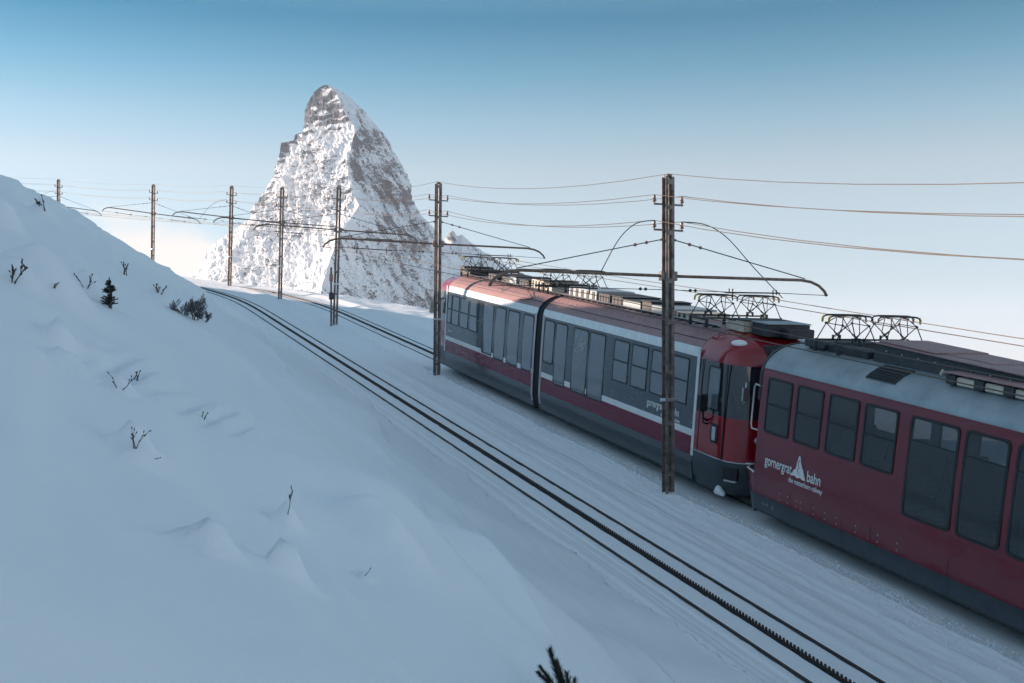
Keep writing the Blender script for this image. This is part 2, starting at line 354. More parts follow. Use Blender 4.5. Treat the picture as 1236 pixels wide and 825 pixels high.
def grid_mesh(name, X, Y, Z, m, smooth=True):
    na, ns = X.shape; me = bpy.data.meshes.new(name)
    co = np.stack([X, Y, Z], -1).reshape(-1, 3).astype(np.float32)
    idx = np.arange(na*ns).reshape(na, ns)
    q = np.stack([idx[:-1, :-1], idx[:-1, 1:], idx[1:, 1:], idx[1:, :-1]], -1).reshape(-1, 4).astype(np.int32)
    me.vertices.add(len(co)); me.vertices.foreach_set('co', co.ravel())
    me.loops.add(q.size); me.loops.foreach_set('vertex_index', q.ravel())
    me.polygons.add(len(q)); me.polygons.foreach_set('loop_start', np.arange(0, q.size, 4, dtype=np.int32)); me.polygons.foreach_set('loop_total', np.full(len(q), 4, np.int32))
    me.polygons.foreach_set('use_smooth', np.full(len(q), smooth)); me.materials.append(m); me.update(calc_edges=True); me.validate()
    return me

# ------------------------------------------------------------------ the snow: mounds first, then one sheet
def mound(px, py, h, r, ang=-0.6, el_=1.3):
    p = at(px, py); MOUNDS.append((p.x, p.y, h, r, ang, el_)); return p
mound_px = [(258, 668, 0.11, 0.100, -0.5, 1.4), (347, 697, 0.14, 0.100, -0.7, 1.3), (347, 632, 0.09, 0.085, -0.7, 1.2), (163, 545, 0.12, 0.12, -0.9, 1.5), (440, 699, 0.04, 0.05, -0.6, 1.2),
            (144, 474, 0.10, 0.11, -0.8, 1.2), (75, 413, 0.13, 0.14, -0.8, 1.3), (85, 448, 0.10, 0.12, -0.4, 1.8), (20, 345, 0.20, 0.28, -0.6, 1.4), (50, 338, 0.25, 0.40, -0.4, 1.6), (222, 652, 0.06, 0.08, -0.5, 1.3),
            (2, 272, 0.3, 0.3, -0.6, 1.2), (52, 258, 0.25, 0.3, -0.8, 1.2), (107, 349, 0.15, 0.22, -0.8, 1.3), (192, 360, 0.15, 0.22, -0.8, 1.3), (168, 560, 0.05, 0.06, -0.8, 1.4), (455, 642, 0.13, 0.22, -0.7, 2.0), (110, 430, 0.07, 0.10, -0.8, 1.4)]
_rp = at(206, 478); _rq = at(262, 470); _rd = (_rq - _rp); _rn = math.hypot(_rd.x, _rd.y)
RIPPLES.append((_rp.x, _rp.y, _rd.x/_rn, _rd.y/_rn, 0.55, 0.85))
mp_pos = [(at(q[0], q[1]), q) for q in mound_px]
for p, q in mp_pos: MOUNDS.append((p.x, p.y, *q[2:]))
def rng(parts):
    r = []
    for a, b, st in parts: r.append(np.arange(a, b, st))
    return np.concatenate(r)
s_grid = rng([(-34, -24, 1.0), (-24, -14, 0.25), (-14, -10.8, 0.08), (-10.8, -4.6, 0.034), (-4.6, -3.7, 0.03), (-3.7, 0.9, 0.0225), (0.9, 3.2, 0.04), (3.2, 9.5, 0.12), (9.5, 30, 0.8)]); s_grid = np.r_[s_grid, 30.0]
y2a = A_Y
a_grid = rng([(0.5, A0-2, 0.8), (A0-2, A_Y(3.5), 0.08), (A_Y(3.5), A_Y(15), 0.045), (A_Y(15), A_Y(32), 0.09), (A_Y(32), A_Y(60), 0.16), (A_Y(60), aa[-1]-1, 0.3)])
AG, SG = np.meshgrid(a_grid, s_grid, indexing='ij')
GX, GY, GZ = ground(AG, SG)
ground_o = tag(add_obj('snow_ground', grid_mesh('snow_ground', GX, GY, GZ, snow)), 'snow covered hillside and track bed with wind drifts', kind='structure')

# valley far below, out to the horizon
rr = np.r_[0, np.geomspace(200, 38000, 60)]; tt = np.linspace(0, 2*math.pi, 97)
RR, TT = np.meshgrid(rr, tt, indexing='ij'); VX, VY = RR*np.sin(TT), RR*np.cos(TT)
VZ = -420 + 60*fbm(VX*0.0012, VY*0.0012, 4) - RR*0.004
tag(add_obj('valley_ground', grid_mesh('valley_ground', VX, VY, VZ, far_snow)), 'snowy valley floor far below the railway', kind='structure')

# ------------------------------------------------------------------ the mountain
D = 8000.0; PX = D/F
Lp = np.array([(103, 391), (107, 384), (114, 378), (122, 374), (134, 368.5), (150, 367), (160, 367), (163, 357), (171, 353), (172, 340), (188, 337), (199, 333), (215, 331), (226, 323), (249, 308), (265, 302), (277, 285), (300, 253), (317, 245), (334, 234), (352, 226), (400, 205), (520, 150)])
Rp = np.array([(103, 396), (106, 404), (110, 412), (131, 437), (158, 461), (178, 473), (209, 491), (226, 495.5), (241, 496), (260, 508), (273, 522), (290, 535), (310, 552), (340, 575), (400, 610), (520, 690)])
Mp = np.array([(103, 394), (117, 409), (144, 421), (168, 437), (202, 432), (240, 437), (266, 447), (307, 430), (355, 420), (400, 415), (520, 400)])
lev = np.r_[np.linspace(103, 400, 330), np.linspace(404, 520, 20)]
xl = np.interp(lev, Lp[:, 0], Lp[:, 1]); xr = np.interp(lev, Rp[:, 0], Rp[:, 1]); xm = np.interp(lev, Mp[:, 0], Mp[:, 1])
xl = xl + 1.6*fbm(lev*0.14, 2.2 + 0*lev, 3)*sstep(103, 112, lev); xr = xr + 1.5*fbm(lev*0.13, 8.8 + 0*lev, 3)*sstep(103, 112, lev)
wd = (xr-xl)*PX; zf = (YH-lev)*PX
sk = np.exp(-0.5*(np.arange(-60, 61)/22.0)**2); sk /= sk.sum()
smo = lambda v: np.convolve(np.pad(v, 60, mode='reflect', reflect_type='odd'), sk, 'valid')
k = np.linspace(0, 1, 190)
def face(x0, y0, x1, y1, kk): return x0[:, None]*(1-kk) + x1[:, None]*kk, y0[:, None]*(1-kk) + y1[:, None]*kk
X0, X1_, XM = (xl-CX)*PX, (xr-CX)*PX, (xm-CX)*PX
X0s = smo(X0); wds = np.maximum(smo(wd), 4); yc = np.zeros_like(wd); yf = -0.50*wds*sstep(103, 112, lev); yb = 0.55*wds
fx1, fy1 = face(X0s, yc, XM, yf, k[None, :-1]); _e = np.exp(-(k[None, :-1]/0.10)**1.5)*(1-k[None, :-1]); fx1 = fx1 + (X0-X0s)[:, None]*_e; fx2, fy2 = face(XM, yf, X1_, yc*0+0.05*wd, k[None, :-1])
kb = np.linspace(0, 1, 40)[None, :]
fx3, fy3 = face(X1_, 0.05*wd, XM, yb, kb[:, :-1]); fx4, fy4 = face(XM, yb, X0, yc, kb)
MX = np.concatenate([fx1, fx2, fx3, fx4], 1); MY = np.concatenate([fy1, fy2, fy3, fy4], 1); MZ = np.repeat(zf[:, None], MX.shape[1], 1)
nf = len(k)-1
u = np.concatenate([np.tile(k[:-1], 1), 1+k[:-1], 2+kb[0, :-1], 3+kb[0]])[None, :]
amp = np.clip(wd/900, 0.08, 1)[:, None]
bul = np.sin(np.clip(u % 1.0, 0, 1)*math.pi)
right_face = ((u >= 1) & (u < 2)).astype(float)
tilt = MX*0.55*right_face
disp = (ridged((MX + tilt)*0.0060, (MZ*0.55 + MX*0.3)*0.0060, 5, 0.55) - 0.9)*38 + fbm(MX*0.0022, MZ*0.0022, 3)*60
led = MZ*0.014 + 0.35*fbm(MX*0.004, MZ*0.004, 3) + MX*0.0015
led = led + 0.8*fbm(MX*0.0025+5, MZ*0.0025, 3)
disp = disp + (np.abs((led % 1.0) - 0.5)*2)*20*(0.5+0.5*fbm(MX*0.005, MZ*0.005+8, 2))*(1-right_face) + ridged((MX*0.9 + MZ*0.5)*0.012, (MZ*0.25 - MX*0.1)*0.01, 4)*14*right_face
disp = disp + (ridged(MX*0.019 + 3, MZ*0.013 + MX*0.008, 4, 0.6)-0.9)*15 + (ridged(MX*0.05, MZ*0.045, 3, 0.6)-0.9)*4
disp = disp*amp*(0.30 + 0.70*bul)
MXo = MX + disp*np.where(u < 1, -0.35, np.where(u < 2, 0.35, 0)); MYo = MY - disp*np.where(u < 2, 0.9, -0.5)
MZo = MZ + 10*amp*fbm(MX*0.01, MZ*0.01, 3)
me = grid_mesh('mountain', MXo, MYo + D, MZo, rock, smooth=False)
# where the photograph's mountain holds snow: little on the summit block and the right-hand face, much on the lower left
LV = lev[:, None] + 0*MX; U = u + 0*MX
lf = (U < 1).astype(float)
warp = 40*fbm(MX*0.004, MZ*0.004, 3)
strata = fbm(MX*0.0060, (MZ + MX*0.10 + warp)*0.030, 4, g=0.6)                 # level rock bands, left face
gull = fbm((MX*0.85 + MZ*0.50 + warp*0.6)*0.026, (MZ*0.85 - MX*0.5)*0.0050, 4, g=0.6)   # streaks running down to the right
big = fbm(MX*0.0035 + 9, MZ*0.0035, 3)
sn = lf*(0.70 + 0.42*strata + 0.22*big + 0.16*sstep(240, 320, LV)) + (1-lf)*(0.50 + 0.42*gull + 0.25*big + 0.14*sstep(240, 330, LV))
sn = sn - (0.44*lf + 0.02)*(1 - sstep(142, 178, LV + 10*fbm(MX*0.008, MZ*0.008, 3)))
sn = sn - 0.35*np.exp(-((U-0.03)/0.07)**2)*(1 - sstep(255, 290, LV)) - 0.35*np.exp(-((U-1.07)/0.06)**2)*np.exp(-((LV-186)/20.0)**2)
atr = me.attributes.new('snowiness', 'FLOAT', 'POINT'); atr.data.foreach_set('value', (sn + 0*MX).ravel().astype(np.float32))
mo = tag(add_obj('mountain', me), 'steep pyramid mountain of rock and snow with a leaning summit', kind='structure')
# lower ridge running off behind the train
Tp = np.array([(505, 330), (530, 300), (541, 283), (546, 279), (552, 285), (559, 284), (566, 292), (576, 299), (593, 309), (612, 322), (640, 334), (700, 352), (800, 395), (900, 440)])
cx_ = np.linspace(505, 900, 260); top = np.interp(cx_, Tp[:, 0], Tp[:, 1]) + 1.5*fbm(cx_*0.12, 3.3, 3)
kk = np.linspace(0, 1, 90); D2 = 8600.0
RX = np.repeat(((cx_-CX)/F*D2)[:, None], len(kk), 1); zt = ((YH-top)/F*D2)[:, None]
dr = kk*1.0
RZ = zt - kk[None, :]**0.9*1500; RY = D2 - kk[None, :]*1300 + 0*RX
RD = (ridged(RX*0.006, RZ*0.006, 5)-0.9)*45*(0.15+kk[None, :].clip(0, .4)*2)
RY = RY - RD; RZ = RZ + 0.3*RD*(kk[None, :] > 0.02)
RX = np.concatenate([RX[:, ::-1][:, :0], RX], 1)
BXr = np.concatenate([RX[:, :1], RX], 1); BYr = np.concatenate([RY[:, :1]+900, RY], 1); BZr = np.concatenate([RZ[:, :1]-1300, RZ], 1)
me = grid_mesh('mountain_ridge', BXr, BYr, BZr, rock, smooth=False)
atr = me.attributes.new('snowiness', 'FLOAT', 'POINT'); atr.data.foreach_set('value', (0.45 + 0.4*fbm(BXr*0.012+BZr*0.01, BZr*0.006, 4)).ravel().astype(np.float32))
tag(add_obj('mountain_ridge', me), 'jagged lower ridge falling away behind the train', kind='structure')

# ------------------------------------------------------------------ the two rack railway tracks
RAIL_TOP = -0.035
def track(sc0, label):
    a1 = 2.0; a2 = aa[-1]-4
    av = np.arange(a1, a2, 0.75); x0, y0, z0 = pos(a1 + 30, sc0)
    t = tag(empty('railway_track', (float(x0), float(y0), float(z0))), label, 'railway track', 'rack railway tracks'); inv = Vector(t.location)
    prof = [(-0.021, 0.0), (-0.027, -0.012), (-0.027, -0.03), (-0.008, -0.045), (-0.008, -0.12), (-0.06, -0.15), (0.06, -0.15), (0.008, -0.12), (0.008, -0.045), (0.027, -0.03), (0.027, -0.012), (0.021, 0.0)]
    for off in (-0.5, 0.5):
        m = MB(); rings = []
        for a in av:
            rings.append([Vector([float(q) for q in pos(a, sc0+off+p[0])]) + Vector((0, 0, RAIL_TOP+p[1])) - inv for p in prof])
        m.loft(rings, True, True).build('rail', rail_m, t)
    # rack: two blades with their teeth, staggered
    m = MB(); teeth = np.arange(a1, a2, 0.09)
    for b, ph in ((-0.017, 0.0), (0.017, 0.045)):
        rings = [[Vector([float(q) for q in pos(a, sc0+b+w_)]) + Vector((0, 0, RAIL_TOP+z_)) - inv for w_, z_ in ((-0.010, 0.0), (-0.010, -0.14), (0.010, -0.14), (0.010, 0.0))] for a in av]
        m.loft(rings, True, True)
        X, Y, Z = pos(teeth+ph, sc0+b+0*teeth); TX = np.interp(teeth, aa, tan[:, 0]); TY = np.interp(teeth, aa, tan[:, 1])
        for i in range(len(teeth)):
            tt_ = Vector((TX[i], TY[i], 0.15)); nn = Vector((TY[i], -TX[i], 0))*0.010; p = Vector((X[i], Y[i], Z[i] + RAIL_TOP)) - inv
            up_ = Vector((0, 0, 0.050))
            vs = [p - tt_*0.026 - nn, p - tt_*0.026 + nn, p + tt_*0.026 + nn, p + tt_*0.026 - nn]
            vt = [p - tt_*0.012 - nn + up_, p - tt_*0.012 + nn + up_, p + tt_*0.012 + nn + up_, p + tt_*0.012 - nn + up_]
            m.loft([vs, vt], True, False); m.add(vt, [(0, 1, 2, 3)])
    m.build('rack_rail', rail_m, t)
    return t
track(S_LOW, 'empty track nearest the hillside, rails and toothed rack dark in the snow')
track(S_UP, 'track under the train, showing as thin lines beyond its far end')

# ------------------------------------------------------------------ catenary masts
ARM_Z, SPAN_Z, TOP_Z, WIRE_Z, INS1, INS2, STAY_Z = 4.86, 4.56, 7.02, 4.42, 6.42, 5.86, 5.66
def make_mast():
    t = empty('catenary_mast')
    # local frame: x = across the tracks to the far side, y = along, z = up
    for sx in (-1, 1):
        m = MB(); web = 0.036*sx; fl = 0.107*sx
        z0, z1 = -0.6, TOP_Z
        m.box(min(web, web+0.008*sx), max(web, web+0.008*sx), -0.085, 0.085, z0, z1)
        for sy in (-1, 1): m.box(min(web+0.009*sx, fl), max(web+0.009*sx, fl), sy*0.085-0.006, sy*0.085+0.006, z0, z1)
        m.build('channel', steel, t)
    for z in (0.5, 1.6, 2.7, 3.8, 4.7, 5.75, 6.3, 6.85):
        MB().box(-0.065, 0.065, -0.100, -0.0925, z, z+0.10).build('batten_plate', steel, t)
    MB().box(-0.06, 0.06, -0.07, 0.07, TOP_Z+0.002, TOP_Z+0.06, 0.01).build('cap', steel, t)
    MB().box(-0.135, 0.135, -0.115, 0.115, 2.12, 2.19, 0.01).build('clamp_band', alu, t)
    for sx in (-1, 1):
        for z, nm in ((INS1, 0), (INS2, 0)):
            b = MB(); b.obox((sx*0.24, 0, z), (0.125, 0, 0), (0, 0.02, 0), (0, 0, 0.018)); b.tube([(sx*0.34, 0, z), (sx*0.34, 0, z+0.05)], 0.014)
            br = b.build('insulator_bracket', steel, t)
            i_ = MB(); zz = z+0.05
            i_.tube([(sx*0.34, 0, zz), (sx*0.34, 0, zz+0.02), (sx*0.34, 0, zz+0.05), (sx*0.34, 0, zz+0.055), (sx*0.34, 0, zz+0.09), (sx*0.34, 0, zz+0.12), (sx*0.34, 0, zz+0.15)], [0.045, 0.05, 0.03, 0.048, 0.028, 0.036, 0.02], 10)
            i_.build('insulator', ceram, br)
        # bent cantilever tube with drooping tip
        L = 4.15
        pts = [(sx*0.11, 0, ARM_Z)] + [(sx*x_, 0, ARM_Z + 0.004*x_) for x_ in (1.2, 2.4, 3.45)] + [(sx*3.72, 0, ARM_Z-0.02), (sx*3.93, 0, ARM_Z-0.10), (sx*4.08, 0, ARM_Z-0.22), (sx*L, 0, ARM_Z-0.33)]
        a_ = MB().tube(pts, 0.034, 8).build('bracket_arm', steel_r, t)
        cl = MB(); cl.box(min(sx*0.11, sx*0.2), max(sx*0.11, sx*0.2), -0.06, 0.06, ARM_Z-0.10, ARM_Z+0.10); cl.build('arm_socket', steel, a_)
        st = MB(); p0, p1 = Vector((sx*0.12, 0, STAY_Z)), Vector((sx*3.55, 0, ARM_Z+0.05))
        st.tube([p0, p1], 0.012, 6); so = st.build('stay_rod', cable_m, t)
        for f_ in (0.12, 0.20): q = p0.lerp(p1, f_); MB().tube([q - (p1-p0)*0.012, q, q + (p1-p0)*0.012], [0.02, 0.042, 0.02], 8).build('strain_insulator', ceram, so)
        MB().tube([p0 + Vector((-0.02*sx, 0, 0)), p0 + (p1-p0)*0.02], 0.03, 6).build('rod_end', steel, so)
        # span wire below the tube with the bar that carries the two contact wires
        sp_ = MB(); sp_.tube([(sx*0.12, 0, SPAN_Z), (sx*1.5, 0, SPAN_Z-0.01), (sx*1.62, 0, SPAN_Z-0.01)], 0.008, 5)
        cxx = 2.42 if sx < 0 else 2.16
        MB().tube([(sx*(cxx+0.75), 0, SPAN_Z), (sx*L, 0, ARM_Z-0.32)], 0.008, 5).build('span_wire', cable_m, t)
        for q in (0.55, 0.68): sp_.tube([(sx*(q-0.04), 0, SPAN_Z), (sx*q, 0, SPAN_Z), (sx*(q+0.04), 0, SPAN_Z)], [0.012, 0.04, 0.012], 8)
        sp_.build('span_wire', cable_m, t)
        bar = MB(); bar.tube([(sx*(cxx-0.72), 0, SPAN_Z-0.02), (sx*(cxx+0.72), 0, SPAN_Z+0.0)], 0.018, 6)
        for q in (-0.62, -0.53, 0.53, 0.62): bar.tube([(sx*(cxx+q), 0, SPAN_Z+0.07), (sx*(cxx+q), 0, WIRE_Z+0.01 if abs(q) < 0.6 else SPAN_Z-0.04)], 0.014, 5)
        bar.build('wire_bar', cable_m, t)
    return t
def copy_tree(o, parent=None):
    c = o.copy(); C.objects.link(c)
    if parent: c.parent = parent
    for ch in list(o.children): copy_tree(ch, c)
    return c
poles = [(808, 24.8, 'nearest and tallest catenary mast, standing in front of the two train units', 0.0),
         (528, 40.6, 'catenary mast at the uphill end of the train, second nearest', 0.010),
         (404.5, 56.5, 'catenary mast with a small orange signal post at its foot', 0.030),
         (338, 70.9, 'catenary mast between the two tracks right of the bend, base in sunlit snow', 0.022),
         (277, 79.0, 'catenary mast at the left foot of the mountain, on the bend', 0.03),
         (184, 85.6, 'catenary mast rising behind the snow slope in front of the cloud', 0.018),
         (70, 95.0, 'catenary mast of which only the sunlit head shows over the hill', 0.0)]
mast0 = make_mast(); MASTS = []
for i, (px, yd, lab, lean) in enumerate(poles):
    t = mast0 if i == 0 else copy_tree(mast0)
    j = np.argmin(np.abs((px-CX)/F - path[:, 0]/path[:, 1]) + (path[:, 1] < 15)*9)
    a = float(aa[j]); x, y, z = pos(a, 0.0); tx, ty = tan[j, 0], tan[j, 1]
    gz = float(z)
    t.location = (float(x), float(y), gz); t.rotation_euler = (0, lean*math.cos(math.atan2(-tx, ty)), math.atan2(-tx, ty))
    tag(t, lab, 'mast', 'catenary masts between the tracks'); MASTS.append((a, t))
bpy.context.view_layer.update()
# curved jumper cables on some masts (parts)
def jumper(t, pts, r=0.011):
    P_ = [Vector(p) for p in pts]; out_ = []
    for i in range(len(P_)-1):
        a_, b_, c_, d_ = P_[max(i-1, 0)], P_[i], P_[i+1], P_[min(i+2, len(P_)-1)]
        for k_ in range(6):
            u_ = k_/6; out_.append(0.5*((2*b_) + (c_-a_)*u_ + (2*a_-5*b_+4*c_-d_)*u_*u_ + (3*b_-a_-3*c_+d_)*u_**3))
    out_.append(P_[-1]); MB().tube(out_, r, 5).build('jumper_cable', cable_m, t)
jumper(MASTS[0][1], [(0.36, 0, INS2+0.2), (0.95, 0, INS2+0.16), (1.5, 0, 5.75), (2.2, 0, 5.1), (2.95, 0, 4.45)])
jumper(MASTS[0][1], [(-0.36, 0, INS2+0.2), (-0.8, 0, INS2+0.1), (-1.2, 0, 5.6), (-1.62, 0, 4.9)])
for k_ in (2, 3, 4, 6):
    jumper(MASTS[k_][1], [(0.36, 0, INS2+0.2), (0.7, 0, INS2+0.5), (0.62, 0, INS2+0.9), (0.15, 0, INS1+0.5)] if k_ == 2 else [(-0.36, 0, INS2+0.2), (-1.0, 0, INS2+0.0), (-1.6, 0, 5.4), (-2.3, 0, 4.5)])

# ------------------------------------------------------------------ overhead wires
arcs = [m[0] for m in MASTS]
pitch = arcs[1]-arcs[0]
sup = [arcs[0]-2*pitch, arcs[0]-pitch] + arcs + [arcs[-1]+13, arcs[-1]+24]
sup = [a for a in sup if 1 < a < aa[-1]-1]
def along(s_off, z, sag, per=8):
    pts = []
    for i in range(len(sup)-1):
        p = Vector([float(q) for q in pos(sup[i], s_off)]) + Vector((0, 0, z)); q = Vector([float(v) for v in pos(sup[i+1], s_off)]) + Vector((0, 0, z))
        f = (q-p).length/16.8
        pts += arc_pts(p, q, sag*f*f, per)[:-1]
    pts.append(q); return pts
def wire(name, s_off, z, sag, r, m, label, cat, group):
    pts = along(s_off, z, sag); b = pts[0]
    o = MB().tube([p-b for p in pts], r, 5).build(name, m); o.location = b
    tag(o, label, cat, group)
CG = 'contact wires above the tracks'
wire('contact_wire', S_LOW-0.53, WIRE_Z, 0.03, 0.0085, wire_m, 'contact wire over the empty track, on the hillside side', 'overhead wire', CG)
wire('contact_wire', S_LOW+0.53, WIRE_Z, 0.03, 0.0085, wire_m, 'contact wire over the empty track, on the train side', 'overhead wire', CG)
wire('contact_wire', S_UP-0.53, WIRE_Z, 0.03, 0.0085, wire_m, 'contact wire touching the near pantographs of the train', 'overhead wire', CG)
wire('contact_wire', S_UP+0.53, WIRE_Z, 0.03, 0.0085, wire_m, 'contact wire touching the far pantographs of the train', 'overhead wire', CG)
FG = 'feeder wires along the mast heads'
wire('feeder_wire', 0.0, TOP_Z+0.07, 0.28, 0.007, wire_m, 'highest wire, running from mast top to mast top', 'overhead wire', FG)
wire('feeder_wire', -0.34, INS1+0.2, 0.26, 0.007, wire_m, 'upper insulator wire on the hillside side of the masts', 'overhead wire', FG)
wire('feeder_wire', 0.34, INS1+0.2, 0.26, 0.007, wire_m, 'upper insulator wire on the train side of the masts', 'overhead wire', FG)
wire('feeder_wire', -0.34, INS2+0.2, 0.30, 0.0080, wire_m, 'lower insulator wire on the hillside side of the masts', 'overhead wire', FG)
wire('feeder_wire', 0.34, INS2+0.2, 0.30, 0.0080, wire_m, 'lower insulator wire on the train side of the masts', 'overhead wire', FG)

# small signal post beside the third mast
x, y, z = pos(MASTS[2][0]-0.2, -0.24)
t = tag(empty('signal_post', (float(x), float(y), float(z)), MASTS[2][1].rotation_euler.z), 'slim signal post with an orange box beside the third mast', 'signal post')
MB().tube([(0, 0, -0.3), (0, 0, 2.9)], 0.05, 8).build('post', steel, t)
MB().box(-0.08, 0.08, -0.08, 0.08, 2.30, 2.66, 0.02).build('signal_box', orange_m, t)
MB().box(-0.09, 0.09, -0.12, 0.12, 1.40, 1.75, 0.02).build('junction_box', dark, t)
MB().tube([(0, 0, 2.9), (0, 0, 2.96), (0, 0, 3.0)], [0.05, 0.06, 0.02], 8).build('cap', steel, t)

# ------------------------------------------------------------------ the train
dirv = Vector((-0.3846, 1.0, 0.161)).normalized(); leftv = Vector((-0.9334, -0.3590, 0)).normalized(); leftv = (leftv - dirv*leftv.dot(dirv)).normalized(); upv = dirv.cross(leftv)
SIDE0 = Vector((13.85 - 0.3846*23.33, 23.33, -6.72 + 0.161*23.33))
TR = SIDE0 - leftv*1.325
def train_mat(): 
    M = Matrix.Identity(4)
    for i in range(3): M[i][0] = dirv[i]; M[i][1] = leftv[i]; M[i][2] = upv[i]; M[i][3] = TR[i]
    return M
TM = train_mat()
HW = [(0.30, 1.255), (0.66, 1.315), (1.0, 1.325), (2.2, 1.325), (3.05, 1.305), (3.17, 1.285), (3.27, 1.255), (3.36, 1.19), (3.46, 1.09), (3.55, 0.96), (3.62, 0.80), (3.665, 0.60), (3.69, 0.30), (3.70, 0.0)]
def hw(z): return float(np.interp(z, [q[0] for q in HW], [q[1] for q in HW]))
HOLES = []                                                  # window openings: x0, x1, z0, z1
def strip(name, x0, x1, z0, z1, m, parent, off=0.0, nz=None, seg=0.6, label=None):
    """body band between two heights, both sides of the car, cut out where the windows are"""
    hs_ = [h for h in HOLES if h[0] < x1 and h[1] > x0 and h[2] < z1 and h[3] > z0]
    zs = {z0, z1} | {q[0] for q in HW if z0 < q[0] < z1}; b = MB()
    nx = max(1, int((x1-x0)/seg)); xs = {x0 + (x1-x0)*i/nx for i in range(nx+1)}
    for h in hs_:
        zs |= {z_ for z_ in h[2:] if z0 < z_ < z1}; xs |= {x_ for x_ in h[:2] if x0 < x_ < x1}
    zs = sorted(zs); xs = sorted(xs); nz_ = len(zs)
    if z1 >= 3.69:                                             # the roof runs over from side to side as one sheet
        ys = [(hw(z_)+off, z_) for z_ in zs]; ys = ys + [(-a_, b_) for a_, b_ in reversed(ys[:-1])]
        b.loft([[(x_, a_, b_) for a_, b_ in ys] for x_ in xs], False, sm=True); return b.build(name, m, parent)
    for sg in (1, -1):
        b = MB()
        vs = [(x_, sg*(hw(z_)+off), z_) for x_ in xs for z_ in zs]; fs = []
        for i in range(len(xs)-1):
            for j in range(nz_-1):
                cx_m, cz_m = (xs[i]+xs[i+1])/2, (zs[j]+zs[j+1])/2
                if any(h[0] < cx_m < h[1] and h[2] < cz_m < h[3] for h in hs_): continue
                fs.append((i*nz_+j, (i+1)*nz_+j, (i+1)*nz_+j+1, i*nz_+j+1))
        b.add(vs, fs, True); o = b.build(name, m, parent)
    return o
def endwall(name, x, z0, z1, m, parent):
    zs = sorted({z0, z1} | {q[0] for q in HW if z0 < q[0] < z1}); b = MB()
    pts = [(x, hw(z_)-0.002, z_) for z_ in zs] + [(x, -hw(z_)+0.002, z_) for z_ in reversed(zs)]
    b.add(pts, [tuple(range(len(pts)))]); return b.build(name, m, parent)
def rrect(x0, x1, z0, z1, r, n=4):
    pts = []
    for cx0, cz0, a0 in ((x1-r, z1-r, 0), (x0+r, z1-r, 90), (x0+r, z0+r, 180), (x1-r, z0+r, 270)):
        for i in range(n+1): a = R(a0 + 90*i/n); pts.append((cx0 + r*math.cos(a), cz0 + r*math.sin(a)))
    return pts
def window(parent, x0, x1, z0, z1, gm, split=None, r=0.06, fr=0.035, proud=0.012, name='window', side=1):
    Y = lambda z_, o_: side*(hw(z_)+o_)
    a_ = rrect(x0, x1, z0, z1, r); b_ = rrect(x0+fr, x1-fr, z0+fr, z1-fr, max(r-fr*0.5, 0.02))
    m = MB(); m.loft([[(p[0], Y(p[1], 0.001), p[1]) for p in a_], [(p[0], Y(p[1], proud), p[1]) for p in a_], [(p[0], Y(p[1], proud), p[1]) for p in b_], [(p[0], Y(p[1], 0.004), p[1]) for p in b_]], True)
    f = m.build(name, black, parent)
    def pane(za, zb):
        zs = [za + (zb-za)*i/4 for i in range(5)]
        MB().loft([[(x0+fr*0.7, Y(z_, 0.005), z_), (x1-fr*0.7, Y(z_, 0.005), z_)] for z_ in zs], False, sm=True).build('pane', gm, f)
    if split:
        pane(split+0.012, z1-fr*0.7); pane(z0+fr*0.7, split-0.012)
        tr = MB(); tr.obox(((x0+x1)/2, Y(split, 0.008), split), ((x1-x0)/2-fr*0.8, 0, 0), (0, 0.006, 0), (0, 0, 0.018)); tr.build('transom', black, f)
    else: pane(z0+fr*0.7, z1-fr*0.7)
    return f
def interior(parent, x0, x1, pitch=1.55):
    """floor, wall lining and rows of seats seen through the glass"""
    strip('wall_lining', x0, x1, 0.95, 3.10, mat('grey_lining', (0.22, 0.23, 0.24), 0.6), parent, off=-0.05)
    MB().box(x0, x1, -1.26, 1.26, 0.90, 0.94).build('cabin_floor', mat('dark_floor', (0.03, 0.03, 0.035), 0.6), parent)
    MB().box(x0, x1, -1.15, 1.15, 3.12, 3.15).build('ceiling_lining', mat('grey_lining', (0.3, 0.3, 0.3)), parent)
    cloth_ = mat('seat_cloth', (0.07, 0.03, 0.05), 0.85); proto = None; x_ = x0 + 0.7
    while x_ < x1 - 0.6:
        for sy in (0.72, -0.72):
            for d_ in (-1, 1):
                if proto is None:
                    q = MB(); q.box(-0.24, 0.24, -0.45, 0.45, 0.36, 0.48, 0.03); q.add(*[( [(-0.24, -0.45, 0.48), (-0.24, 0.45, 0.48), (-0.16, 0.45, 0.48), (-0.16, -0.45, 0.48), (-0.36, -0.42, 1.14), (-0.36, 0.42, 1.14), (-0.30, 0.42, 1.14), (-0.30, -0.42, 1.14)]), [(0, 1, 5, 4), (2, 3, 7, 6), (1, 2, 6, 5), (3, 0, 4, 7), (4, 5, 6, 7)]]); q.box(-0.05, 0.05, -0.3, 0.3, 0.0, 0.36)
                    o = q.build('seat', cloth_, parent); proto = o
                else:
                    o = proto.copy(); C.objects.link(o); o.parent = parent
                o.location = (x_ + d_*0.42, sy, 0.94); o.rotation_euler = (0, 0, 0 if d_ < 0 else math.pi)
                o.location.x = x_ - d_*0.36 if False else x_ + (0.42 if d_ > 0 else -0.42)
        x_ += pitch
